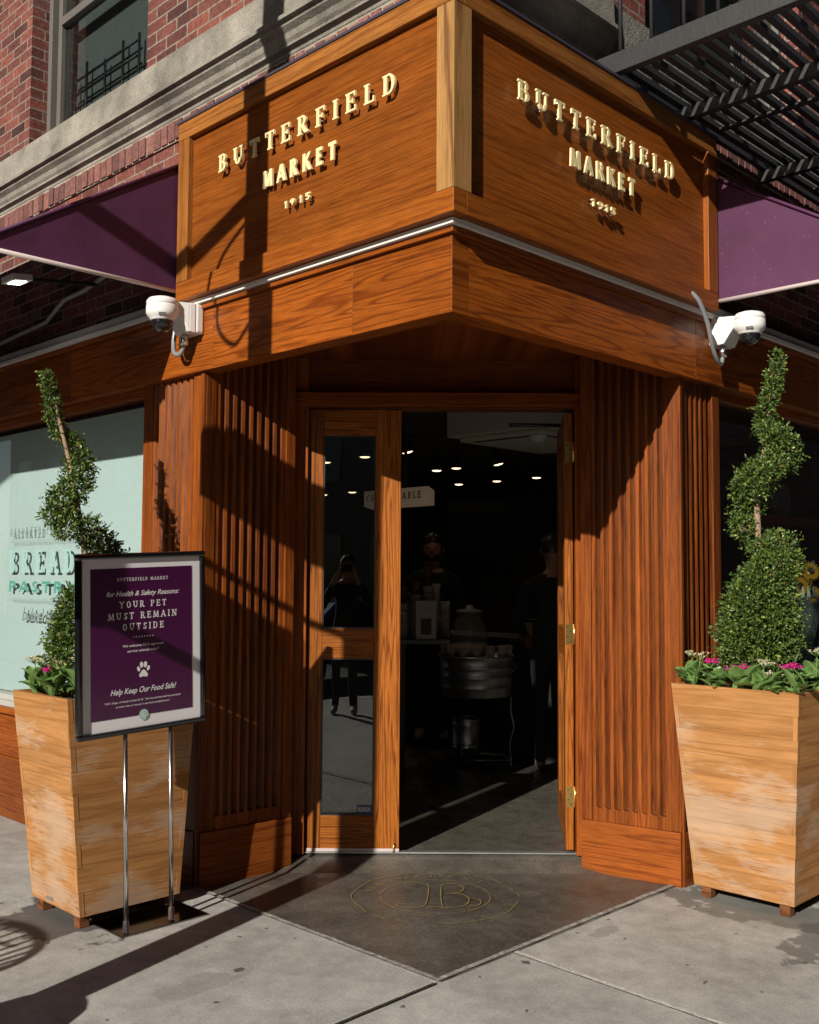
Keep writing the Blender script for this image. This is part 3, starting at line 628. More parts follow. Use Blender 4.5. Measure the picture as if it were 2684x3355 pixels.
def flutes(b, P0, U, N, width, z0, z1, n, margin, fw, depth, zb):
    P0, U, N = Vector(P0), Vector(U).normalized(), Vector(N).normalized()
    pitch = (width - 2 * margin) / n; r = fw / 2; us = [0.0]
    cs = [margin + pitch * (i + .5) for i in range(n)]
    for c in cs: us += [c - r + fw * k / 8 for k in range(9)]
    us.append(width)
    zs = [z0] + [zb + r * k for k in (0, .15, .35, .6, .8, 1)] + [zb + .3, (zb + z1) / 2, z1]
    def D(u, z):
        c = min(cs, key=lambda t: abs(t - u)); du = abs(u - c)
        if z < zb + r: du = math.hypot(du, zb + r - z)
        return depth * min(1, 1.5 * math.sqrt(max(0, 1 - (du / r) ** 2))) if z > z0 else 0
    off = random.random() * 20; tones = [random.random() for _ in range(n + 2)]
    for i in range(len(us) - 1):
        um = (us[i] + us[i + 1]) / 2; t = tones[int((um - margin) / pitch + .5) % (n + 2)]
        for k in range(len(zs) - 1):
            q = [(us[i], zs[k]), (us[i + 1], zs[k]), (us[i + 1], zs[k + 1]), (us[i], zs[k + 1])]
            pts = [P0 + U * u + Vector((0, 0, z)) - N * D(u, z) for u, z in q]
            if (pts[1] - pts[0]).cross(pts[2] - pts[1]).dot(N) < 0: pts.reverse(); q.reverse()
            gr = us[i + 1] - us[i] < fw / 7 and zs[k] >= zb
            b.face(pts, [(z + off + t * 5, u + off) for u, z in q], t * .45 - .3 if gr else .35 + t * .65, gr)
def obox(b, P0, U, N, u0, u1, n0, n1, z0, z1, g='z'):
    P0, U, N = Vector(P0), Vector(U).normalized(), Vector(N).normalized()
    pts = [P0 + U * u + N * n + Vector((0, 0, z0)) for u, n in ((u0, n0), (u1, n0), (u1, n1), (u0, n1))]
    b.prism(pts, (0, 0, z1 - z0), g=(0, 0, 1) if g == 'z' else tuple(U))
# splayed reveal beside the window side pilaster
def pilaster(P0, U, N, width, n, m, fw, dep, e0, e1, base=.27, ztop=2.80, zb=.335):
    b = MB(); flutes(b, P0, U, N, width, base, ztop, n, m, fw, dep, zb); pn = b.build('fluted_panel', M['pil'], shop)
    b = MB(); obox(b, P0, U, N, 0, e0, -.05, .004, base + .001, ztop - .001); obox(b, P0, U, N, width - e1, width, -.05, .012, base + .001, ztop - .001); b.build('stile', M['pil'], pn, bevel=.003)
    b = MB(); obox(b, P0, U, N, -.002, width + .0, -.05, .02, 0, base, 'u'); b.build('baseboard', M['pil'], pn, bevel=.004)
    b = MB(); obox(b, P0, U, N, 0, width, -.16, -.03, 0, ztop); b.build('backing', M['pil'], pn)
    return pn
UL2 = Vector((-1.685 + 1.72, .585 - .035, 0)); wl = UL2.length; UL2.normalize()
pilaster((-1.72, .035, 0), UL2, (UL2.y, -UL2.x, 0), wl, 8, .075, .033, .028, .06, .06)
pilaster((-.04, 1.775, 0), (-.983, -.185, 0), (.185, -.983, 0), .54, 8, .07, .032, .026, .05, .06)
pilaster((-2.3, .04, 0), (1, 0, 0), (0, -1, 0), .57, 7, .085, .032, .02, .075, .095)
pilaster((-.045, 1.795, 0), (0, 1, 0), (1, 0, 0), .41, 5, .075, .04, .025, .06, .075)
for bx_ in ((-1.75, -1.7185, .02, .04), (-.07, -.026, 1.776, 1.80)): b = MB(); b.box(*bx_, .0, 2.799, g='z'); b.build('corner_bead', M['pil'], shop, bevel=.004)

# doorway across the corner
DA = Vector((-1.855, .836, 0)); DU = Vector((1.072, 1.054, 0)).normalized(); DN = Vector((DU.y, -DU.x, 0))
def dbox(b, u0, u1, n0, n1, z0, z1, g='z'): obox(b, DA, DU, DN, u0, u1, n0, n1, z0, z1, g)
for u0, u1 in ((-.17, -.006), (1.516, 1.63)): b = MB(); dbox(b, u0, u1, -.12, .035, 0, 2.8); b.build('door_jamb', M['pil'], shop, bevel=.004)
b = MB(); dbox(b, -.006, 1.516, -.12, .0, 2.512, 2.596, 'u'); dbox(b, -.17, 1.63, .035, .075, 2.515, 2.594, 'u'); b.build('door_header', M['pil'], shop, bevel=.004)
b = MB(); dbox(b, -.006, 1.516, -.1, -.02, 2.596, 2.799, 'u'); b.build('transom_panel', M['pil'], shop)
b = MB(); dbox(b, -.0, 1.516, -.03, .012, .003, .011, 'u'); b.build('threshold', M['galv'], shop)
def leaf(u0, u1, glu0, glu1, frame=None):
    b = MB()
    dbox(b, u0, glu0, -.045, 0, .022, 2.505); dbox(b, glu1, u1, -.045, 0, .022, 2.505)
    for z0, z1 in ((.022, .207), (1.082, 1.252), (2.354, 2.505)): dbox(b, glu0 + .0005, glu1 - .0005, -.044, -.0015, z0, z1, 'u')
    d = b.build('entry_door', M['door'], shop, bevel=.003)
    for z0, z1 in ((.207, 1.082), (1.252, 2.354)):
        b = MB(); dbox(b, glu0, glu1, -.026, -.02, z0, z1); b.build('door_glass', M['doorglass'], d)
    b = MB()
    for z0, z1 in ((.207, 1.082), (1.252, 2.354)):
        dbox(b, glu0, glu0 + .007, -.02, -.004, z0, z1); dbox(b, glu1 - .007, glu1, -.02, -.004, z0, z1); dbox(b, glu0 + .007, glu1 - .007, -.02, -.004, z0, z0 + .007, 'u'); dbox(b, glu0 + .007, glu1 - .007, -.02, -.004, z1 - .007, z1, 'u')
    b.build('glass_bead', M['dark'], d)
    b = MB(); dbox(b, u0, u1, .0, .006, .012, .028, 'u'); b.build('door_sweep', M['pink'], d)
    b = MB(); p = DA + DU * (u1 - .03) + DN * .012; b.tube([p + Vector((0, 0, .008)), p + Vector((0, 0, .03)), p + Vector((0, 0, .06))], [.006, .004, .004]); b.build('floor_bolt', M['brass'], d)
    return d
d = leaf(.004, .525, .081, .379)
b = MB(); dbox(b, .285, .372, -.0195, -.019, .213, .262); st = b.build('sticker', plain('blue sticker', (.05, .09, .16), .5), d)
mx = Matrix.Translation(DA + DU * .328 + DN * -.0185 + Vector((0, 0, .228))) @ Matrix((DU, Vector((0, 0, 1)), DN)).transposed().to_4x4()
text_obj('sticker_lettering', 'KOGA', M['print'], st, mx, .07, 0, .03, .02)
# the other leaf stands open into the shop: its frame is thin towards the street
b = MB()
HP = DA + DU * 1.459; OD = Vector((-.632, .775, 0)).normalized(); OS = Vector((OD.y, -OD.x, 0))      # the leaf is swung wide open
def ibox(b, u0, u1, n0, n1, z0, z1, g='z'): obox(b, HP, OS, OD, u0 - 1.459, u1 - 1.459, -n1, -n0, z0, z1, g)
ibox(b, 1.459, 1.507, -.15, -.002, .022, 2.49); ibox(b, 1.459, 1.507, -.86, -.74, .022, 2.49)
for z0, z1 in ((.022, .207), (1.082, 1.252), (2.354, 2.49)):
    P = [HP + OS * (u - 1.459) - OD * n + Vector((0, 0, z0)) for u, n in ((1.461, -.7395), (1.505, -.7395), (1.505, -.1505), (1.461, -.1505))]
    b.prism(P, (0, 0, z1 - z0), g=tuple(OD))
d2 = b.build('entry_door', M['door'], shop, bevel=.006)
for z0, z1 in ((.207, 1.082), (1.252, 2.354)):
    b = MB(); ibox(b, 1.48, 1.486, -.7395, -.1505, z0, z1); b.build('door_glass', M['glass'], d2)
for zc in (2.265, 1.227, .318):
    b = MB(); dbox(b, 1.464, 1.5125, -.001, .0015, zc - .057, zc + .057)
    p = DA + DU * 1.5115 + DN * .004; b.tube([p + Vector((0, 0, zc - .06)), p + Vector((0, 0, zc + .06))], .0055, 10)
    h = b.build('hinge', M['brass'], d2)
    b = MB()
    for du, dz in ((1.474, .04), (1.49, .015), (1.474, -.015), (1.49, -.042)):
        q = DA + DU * du + DN * .0015 + Vector((0, 0, zc + dz)); b.tube([q, q + DN * .0008], .004, 8)
    b.build('screw', M['dark'], h)

# the threshold lies a step's fraction higher than the pavement, so the doorway sits at its own scale from the first survey point
SV = Vector((2.68, -2.953, 1.55))
def resurvey(o, k):
    if o.type == 'MESH' and not o.get('surveyed'):
        o.data.transform(Matrix.Translation(SV * (1 - k)) @ Matrix.Scale(k, 4)); o['surveyed'] = 1
    for ch in o.children: resurvey(ch, k)
for o in list(shop.children):
    if o.name.split('.')[0] in ('door_jamb', 'door_header', 'transom_panel', 'threshold', 'entry_door'): resurvey(o, .968)
# display windows
def display(P, U, N, L, lab):
    P, U, N = Vector(P), Vector(U), Vector(N)
    def bx(b, u0, u1, n0, n1, z0, z1, g='u'): obox(b, P, U, N, u0, u1, n0, n1, z0, z1, g)
    b = MB(); bx(b, 0, L, -.1, .03, 0, .385); bx(b, 0, L, -.1, .012, .385, .66); fr = b.build('stall_riser', M['pil'], shop, bevel=.004)
    b = MB(); bx(b, 0, L, -.12, .06, .66, .7); b.build('window_sill', M['fascia'], shop, bevel=.005)
    b = MB(); bx(b, 0, L, -.12, .03, .7, .735); bx(b, 0, L, -.12, .005, .735, .77); b.build('metal_sill', M['greypaint'], shop, bevel=.003)
    b = MB(); bx(b, 0, .035, -.1, .0, .77, 2.58, 'z'); bx(b, .035, L, -.1, -.02, 2.535, 2.585); b.build('window_frame', M['pil'] , shop, bevel=.003)
    b = MB(); bx(b, .035, L, -.065, -.057, .77, 2.54); return b.build('display_window', lab, shop)
wl_ = display((-2.292, .04, 0), (-1, 0, 0), (0, -1, 0), 7, M['glass'])
wr_ = display((-.055, 2.217, 0), (0, 1, 0), (1, 0, 0), 7, M['darkglass'])
b = MB(); b.box(-9, -2.33, .128, .131, .775, 2.5); b.build('roller_blind', M['blind'], shop)
wx = (1, 0, 0); wz = (0, 0, 1); wy = .096
line_obj('window_lettering', 'ASSORTED', 'serif', (-4.085, wy, 1.80), wx, wz, (0, -1, 0), .46, .055, 0, M['greyink'], wl_)
line_obj('window_lettering', 'COOKIES', 'serif', (-3.56, wy, 1.80), wx, wz, (0, -1, 0), .4, .055, 0, M['greyink'], wl_)
line_obj('window_lettering', 'BREAD', 'slab', (-4.085, wy, 1.56), wx, wz, (0, -1, 0), .88, .15, 0, M['bread'], wl_)
line_obj('window_lettering', 'PASTRY', 'pastry', (-4.085, wy, 1.432), wx, wz, (0, -1, 0), .95, .073, 0, M['pastry'], wl_)
for z in (1.752, 1.372):
    b = MB()
    for i in range(38):
        x = -4.06 + i * .0245; b.face([(x, wy, z), (x + .005, wy, z), (x + .007, wy, z + .02), (x + .002, wy, z + .02)])
    b.build('dotted_rule', M['greyink'], wl_)
text_obj('window_lettering', 'baked daily', M['greyink'], wl_, Matrix.Translation((-3.6, wy, 1.25)) @ Matrix.Rotation(R(90), 4, 'X'), .56, .35, .12, .012)
rx = -.1085
line_obj('window_lettering', 'BUTTERFIELD', 'thin', (rx, 2.90, 1.597), (0, 1, 0), wz, (1, 0, 0), 1.3, .067, 0, M['print'], wr_)
line_obj('window_lettering', 'MARKET', 'sans', (rx, 3.27, 1.434), (0, 1, 0), wz, (1, 0, 0), .5, .065, 0, M['mint'], wr_)

# ------------------------------------------------------------------ sign box round the corner
sg = thing('sign_box', (0, 0, 2.95), 'oak corner sign box with raised gold letters over the doorway', 'shop sign')
D = .077; Z0, Z1 = 2.952, 3.883
b = MB(); b.box(-1.85, .045, -.047, .1, Z0 + .02, Z1 - .01, g='x'); b.box(-.1, .047, .1, 2.01, Z0 + .02, Z1 - .01, g='y'); b.box(.03, .047, -.047, .1, Z0 + .02, Z1 - .01, g='y'); b.build('sign_panel', M['sign'], sg)
b = MB()
b.box(-1.85, D - .0, -D, -.02, 3.793, Z1, g='x'); b.box(.02, D, -.0195, 2.01, 3.793, Z1, g='y'); b.build('top_rail', M['trim'], sg, bevel=.003)
b = MB(); b.box(-1.85, D, -D, -.0, Z0, 3.047, g='x'); b.box(.0, D, .0005, 2.01, Z0, 3.047, g='y'); b.build('bottom_rail', M['sign'], sg, bevel=.003)
b = MB(); b.box(-1.85, -1.752, -D + .0008, -.03, 3.0475, 3.7925, g='z'); b.build('end_stile', M['trim'], sg, bevel=.003)
b = MB(); b.box(.03, D - .0008, 1.912, 2.01, 3.0475, 3.7925, g='z'); b.build('end_stile', M['sign'], sg, bevel=.003)
b = MB(); b.box(-.016, D - .0006, -D + .0006, .03, 3.0475, 3.7925, g='z'); b.build('corner_post', M['bleach'], sg, bevel=.003)
b = MB(); b.box(-1.86, D + .006, -D - .006, .11, Z1, Z1 + .012); b.box(-.1, D + .006, .11, 2.02, Z1, Z1 + .012); b.build('drip_cap', plain('dark lead cap', (.05, .045, .07), .5), sg)
for (P, ux, nn, side) in (((0, -.047, 0), Vector((1, 0, 0)), Vector((0, -1, 0)), 'a'), ((.047, 0, 0), Vector((0, 1, 0)), Vector((1, 0, 0)), 'b')):
    for txt, st_, a0, wd, z, h in (('BUTTERFIELD', 'sign', -1.484 if side == 'a' else .323, 1.243, 3.529, .086), ('MARKET', 'sans', -1.127 if side == 'a' else .687, .52, 3.352, .082), ('1915', 'date', -.966 if side == 'a' else .85, .193, 3.217, .034)):
        base = Vector(P) + ux * a0 + Vector((0, 0, z))
        for c, lb in letters(txt, st_, base, ux, Vector((0, 0, 1)), nn, wd, h, .010, .022):
            lo = lb.build('letter', M['gold'], sg, weld=False)
            cxx = [Vector(v) for v in lb.v]; ctr = sum(cxx, Vector()) / len(cxx)
            for dz in (.3, -.3):
                pb = MB(); q = ctr + Vector((0, 0, dz * h)); q = q - nn * (q - Vector(P)).dot(nn); pb.tube([q, q + nn * .0215], .003, 6); pb.build('standoff_pin', M['chrome'], lo)

# ------------------------------------------------------------------ awnings
def awning(name, P, U, N, L, lab):
    P, U, N = Vector(P), Vector(U), Vector(N); Zv = Vector((0, 0, 1)); t = thing(name, P, lab, 'awning')
    pr = [(-.0, 3.70), (1.05, 3.05), (1.05, 3.018), (-.0, 3.018)]
    b = MB(); pts = [P + N * n + Zv * z for n, z in pr]; b.prism(pts, U * .006); b.build('side_panel', M['purple'], t)
    b = MB(); b.prism([P + U * .006 + N * n + Zv * z for n, z in ((-.0, 3.71), (1.055, 3.057), (1.055, 3.047), (-.0, 3.70))], U * L); b.build('canopy', M['purple'], t)
    b = MB(); b.prism([P + U * .006 + N * n + Zv * z for n, z in ((1.05, 3.045), (1.056, 3.045), (1.056, 2.8), (1.05, 2.8))], U * L); b.build('valance', M['purple'], t)
    b = MB(); b.tube([P - U * .004 + N * .0 + Zv * 3.01, P - U * .004 + N * 1.05 + Zv * 3.01], .011, 8); b.tube([P + N * 1.05 + Zv * 3.01, P + N * 1.05 + U * L + Zv * 3.01], .011, 8); b.build('bottom_rail', M['pink'], t)
    b = MB(); b.tube([P - U * .002 + N * .004 + Zv * 3.715, P - U * .002 + N * 1.05 + Zv * 3.064], .009, 6); b.build('edge_piping', M['purple'], t)
    b = MB(); b.tube([P + U * .012 - N * .0 + Zv * 3.705, P + U * L - N * .0 + Zv * 3.705], .014, 8); b.build('head_rail', M['purple'], t)
    return t
awning('shop_awning', (-1.862, .0, 0), (-1, 0, 0), (0, -1, 0), 7, 'shaded dark purple awning over the window with mint blind')
awning('shop_awning', (.0, 2.022, 0), (0, 1, 0), (1, 0, 0), 7, 'sunlit purple awning under the black fire escape')
fl = thing('flood_lamp', (-2.96, -.4, 3.2), 'small square lit flood lamp under the shaded purple awning', 'lamp')
MF = Matrix.Translation((-2.96, -.41, 3.2)) @ Matrix.Rotation(R(8), 4, 'X')
b = MB(); b.box(-.075, .075, -.06, .06, .004, .04, M=MF); b.build('lamp_housing', M['white'], fl, bevel=.004)
b = MB(); b.box(-.045, .045, -.035, .035, 0, .003, M=MF); b.build('lamp_glass', M['flood'], fl)
b = MB(); b.box(-.016, .016, .06, .5, .015, .035, M=MF); b.build('bracket', M['dark'], fl)
cd = MB(); cd.tube([(-1.95, .07, 3.42), (-2.6, .07, 3.36), (-3.1, .07, 3.28), (-3.35, .07, 3.27), (-3.6, .075, 3.17), (-5, .07, 3.1)], .014, 8)
tag(cd.build('wall_conduit', M['greypaint']), 'thin grey pipe running along the dark wall under the awning', 'pipe')

# ------------------------------------------------------------------ dome cameras
def seccam(loc, U, N, lab, hose):
    U, N = Vector(U), Vector(N); L = Vector(loc); t = thing('security_camera', loc, lab, 'camera', 'white dome cameras on the fascia')
    Zv = Vector((0, 0, 1))
    Q = Matrix((U, N, Zv)).transposed().to_4x4(); Q.translation = L
    b = MB(); b.box(-.072, .072, .0, .05, -.075, .078, M=Q); bx = b.build('mounting_box', M['camw'], t, bevel=.012)
    b = MB()
    for (n0, w0, za, zb_), (n1, w1, zc, zd) in (((.0505, .07, -.075, .078), (.085, .066, -.07, .074)), ((.0852, .066, -.07, .0738), (.14, .05, .02, .0725)), ((.1402, .05, .02, .0724), (.2, .04, .046, .0712))):
        p = [(-w0, n0, za), (w0, n0, za), (w0, n0, zb_), (-w0, n0, zb_)]; q = [(-w1, n1, zc), (w1, n1, zc), (w1, n1, zd), (-w1, n1, zd)]
        P_ = [Q @ Vector(x) for x in p]; R_ = [Q @ Vector(x) for x in q]
        for i in range(4): b.face([P_[i], P_[(i + 1) % 4], R_[(i + 1) % 4], R_[i]])
        b.face(P_[::-1]); b.face(R_)
    b.build('arm', M['camw'], t, bevel=.004)
    ctr = Q @ Vector((0, .2, 0))
    b = MB(); b.lathe([(0, .092), (.04, .09), (.07, .08), (.08, .066), (.08, .05), (.076, .047)], ctr, 40); b.build('cap', M['camw'], t)
    b = MB(); b.lathe([(.0, .047), (.079, .046), (.081, .042), (.081, .008), (.077, -.002), (.066, -.016), (.06, -.022), (.058, -.03), (0, -.03)], ctr, 40); hs = b.build('housing', M['camw'], t)
    b = MB(); b.lathe([(.055, -.03)] + [(.055 * math.cos(R(a)), -.034 - .052 * math.sin(R(a))) for a in range(0, 91, 9)], ctr, 36); b.build('dome', M['camb'], t)
    b = MB(); b.lathe([(.024, 0), (.024, .012), (.018, .014), (0, .013)], (0, 0, 0), 20, Matrix.Translation(ctr + Vector((0, 0, -.055)) + (N - U).normalized() * .028) @ (N - U * 1.2 - Zv * .6).to_track_quat('Z', 'Y').to_matrix().to_4x4()); b.build('lens', M['black'], t)
    b = MB(); nl = (Vector((2.68, -2.953, 1.55)) - ctr); nl.z = 0; nl.normalize(); ul = Vector((-nl.y, nl.x, 0))
    lab_o = MB(); c0 = ctr + nl * .0725 + Zv * -.0095
    lab_o.prism([c0 + ul * s_ * .018 + Zv * z + nl * dz for s_, z, dz in ((-1, -.006, -.006), (1, -.006, -.006), (1, .006, .005), (-1, .006, .005))], nl * .002)
    lo = lab_o.build('maker_plate', plain('grey maker plate', (.12, .14, .18), .5), hs)
    text_obj('plate_lettering', 'KOGA', M['camw'], lo, Matrix.Translation(c0 + nl * .0035 - Zv * .004) @ Matrix((ul, (Zv + nl * .9).normalized(), nl)).transposed().to_4x4(), .028)
    b = MB()
    for sx, sz in ((-.05, -.06), (.05, -.06), (-.05, .065), (.05, .065)): b.lathe([(0, .002), (.006, .001), (.006, 0)], (0, 0, 0), 10, Q @ Matrix.Translation((sx, .086, sz)) @ Matrix.Rotation(R(-90), 4, 'X'))
    b.build('screw', M['chrome'], t)
    b = MB(); b.tube(hose, .0115, 12); b.build('flexible_conduit', M['conduit'], t)
    e = Vector(hose[-1]); b = MB(); b.tube([e + Vector((0, 0, -.03)), e + Vector((0, 0, 0.0)), e + Vector((0, 0, .025))], [.02, .022, .019], 12); b.build('connector', M['chrome'], t)
def arc_path(pts, k=8):
    P = []
    for i in range(len(pts) - 1):
        p0, p1, p2, p3 = [Vector(pts[j]) for j in (max(i - 1, 0), i, i + 1, min(i + 2, len(pts) - 1))]
        for t in [q / k for q in range(k)]: P.append(.5 * ((2 * p1) + (p2 - p0) * t + (2 * p0 - 5 * p1 + 4 * p2 - p3) * t * t + (3 * p1 - p0 - 3 * p2 + p3) * t ** 3))
    P.append(Vector(pts[-1])); return P
seccam((-1.77, -.0, 2.845), (1, 0, 0), (0, -1, 0), 'white dome camera beside the shaded purple awning', arc_path([(-1.905, -.02, 3.1), (-1.905, -.03, 2.9), (-1.9, -.05, 2.76), (-1.86, -.07, 2.69), (-1.81, -.07, 2.675), (-1.785, -.065, 2.71), (-1.785, -.06, 2.745)]))
seccam((.0, 2.105, 2.855), (0, 1, 0), (1, 0, 0), 'white dome camera beside the sunlit purple awning', arc_path([(.07, 1.735, 3.0), (.095, 1.77, 2.955), (.1, 1.84, 2.86), (.085, 1.92, 2.75), (.075, 1.99, 2.69), (.065, 2.05, 2.68), (.06, 2.075, 2.72), (.06, 2.08, 2.75)]))

# ------------------------------------------------------------------ fire escape
fe = thing('fire_escape', (-.12, 2, 4.1), 'charcoal iron fire escape platform with slatted floor above the sunlit awning', 'fire escape')
b = MB(); b.box(-.26, 1.7, 1.35, 1.362, 4.08, 4.185); b.box(-.26, 1.7, 1.362, 1.4, 4.173, 4.185); b.box(-.26, 1.7, 1.362, 1.4, 4.08, 4.092); b.build('end_beam', M['iron'], fe, bevel=.003)
for y in (2.04, 3.19, 4.3):
    b = MB(); b.box(-.27, 1.7, y, y + .012, 4.07, 4.141); b.box(-.27, 1.7, y + .012, y + .05, 4.07, 4.08); b.build('cross_beam', M['iron'], fe, bevel=.003)
for y in (2.42, 3.7): b = MB(); b.box(-.12, 1.7, y, y + .045, 4.13, 4.141); b.build('flat_bar', M['iron'], fe)
x = -.241
while x < 1.66:
    dy = random.uniform(-.004, .004); b = MB(); b.box(x + dy, x + .036 + dy, 1.365, 4.9, 4.142, 4.172, g='y'); b.build('slat', M['iron'], fe); x += .0755
x = -.094
while x < 1.7:
    b = MB(); b.tube([(x, 1.356, 4.185), (x, 1.356, 5.05)], .011, 8); b.build('baluster', M['iron'], fe); x += .177
b = MB(); b.tube([(-.12, 1.356, 5.06), (1.68, 1.356, 5.06), (1.68, 4.9, 5.06)], .016, 8); b.tube([(1.68, 1.356, 5.06), (1.68, 1.356, 4.1)], .016, 8); b.build('hand_rail', M['iron'], fe)
b = MB(); b.box(1.66, 1.7, 1.4, 4.9, 4.07, 4.185); b.build('side_beam', M['iron'], fe)
b = MB()
b.tube(arc_path([(1.25, 2.3, 4.17), (1.32, 2.25, 4.3), (1.2, 2.2, 4.42), (1.0, 2.2, 4.38)]), .014, 8); b.build('curved_stay', M['iron'], fe)

for o in fe.children: resurvey(o, .943)
# ------------------------------------------------------------------ planters
def planter(base, top, z0, z1, lab, rows=9):
    (ax0, ax1, ay0, ay1), (bx0, bx1, by0, by1) = base, top
    t = thing('planter', ((ax0 + ax1) / 2, (ay0 + ay1) / 2, 0), lab, 'planter', 'tapered wooden planters')
    def cr(z):
        k = (z - z0) / (z1 - z0); l = lambda a, c: a + (c - a) * k
        return l(ax0, bx0), l(ax1, bx1), l(ay0, by0), l(ay1, by1)
    def ring(za, zb, fl, b):
        A, B_ = cr(za), cr(zb); th = .022; tone = random.random()
        # each course of boards overlaps the corner alternately like a box joint
        for side in range(4):
            tone = random.random() * .7; o = random.random() * 30
            def pt(c, z, side, end, inner):
                x0, x1, y0, y1 = c; e = th if (fl + side) % 2 else -.0012
                i = th if inner else 0
                if side == 0: return Vector(((x0 + e) if end == 0 else (x1 - e), y0 + i, z))
                if side == 1: return Vector((x1 - i, (y0 + e) if end == 0 else (y1 - e), z))
                if side == 2: return Vector(((x1 - e) if end == 0 else (x0 + e), y1 - i, z))
                return Vector((x0 + i, (y1 - e) if end == 0 else (y0 + e), z))
            p = [pt(A, za, side, 0, 0), pt(A, za, side, 1, 0), pt(B_, zb, side, 1, 0), pt(B_, zb, side, 0, 0)]
            q = [pt(A, za, side, 0, 1), pt(A, za, side, 1, 1), pt(B_, zb, side, 1, 1), pt(B_, zb, side, 0, 1)]
            L_ = (p[1] - p[0]).length
            def uvs(u, v): return (u + o, v + o * .6)
            H = zb - za
            b.face(p, [uvs(0, 0), uvs(L_, 0), uvs(L_, H), uvs(0, H)], tone)
            b.face([q[1], q[0], q[3], q[2]], [uvs(0, 0), uvs(L_, 0), uvs(L_, H), uvs(0, H)], tone)
            b.face([p[3], p[2], q[2], q[3]], [uvs(0, .3), uvs(L_, .3), uvs(L_, .32), uvs(0, .32)], tone)
            b.face([p[1], p[0], q[0], q[1]], [uvs(0, .3), uvs(L_, .3), uvs(L_, .32), uvs(0, .32)], tone)
            b.face([p[0], p[3], q[3], q[0]], [uvs(0, 0), uvs(.01, 0), uvs(.01, .02), uvs(0, .02)], tone + .3)
            b.face([p[2], p[1], q[1], q[2]], [uvs(0, 0), uvs(.01, 0), uvs(.01, .02), uvs(0, .02)], tone + .3)
    b = MB(); h = (z1 - z0) / rows
    for r in range(rows): ring(z0 + r * h + .0006, z0 + (r + 1) * h - .0004, r, b)
    b.build('board_box', M['teak'], t, bevel=.0015, weld=False)
    for fx, fy in ((ax0 + .03, ay0 + .012), (ax1 - .075, ay0 + .012), (ax0 + .03, ay1 - .06), (ax1 - .075, ay1 - .06)):
        b = MB(); b.box(fx, fx + .05, fy, fy + .05, 0, z0); b.build('foot', M['teakfoot'], t, bevel=.003)
    c = cr(z1 - .05); b = MB(); b.box(c[0] + .021, c[1] - .021, c[2] + .021, c[3] - .021, z1 - .2, z1 - .045); b.build('soil', M['soil'], t)
    return t
pl = planter((-2.01, -1.56, -.68, -.175), (-2.05, -1.52, -.785, -.13), .055, 1.01, 'tapered wooden planter behind the purple pet notice')
planter((.07, .57, 1.70, 2.2), (-.005, .64, 1.63, 2.28), .055, 1.03, 'tapered wooden planter with pale worn patches under the sunlit topiary')
b = MB(); b.box(-1.86, -1.80, -.688, -.683, .075, .09); b.build('maker_plate', M['galv'], pl)

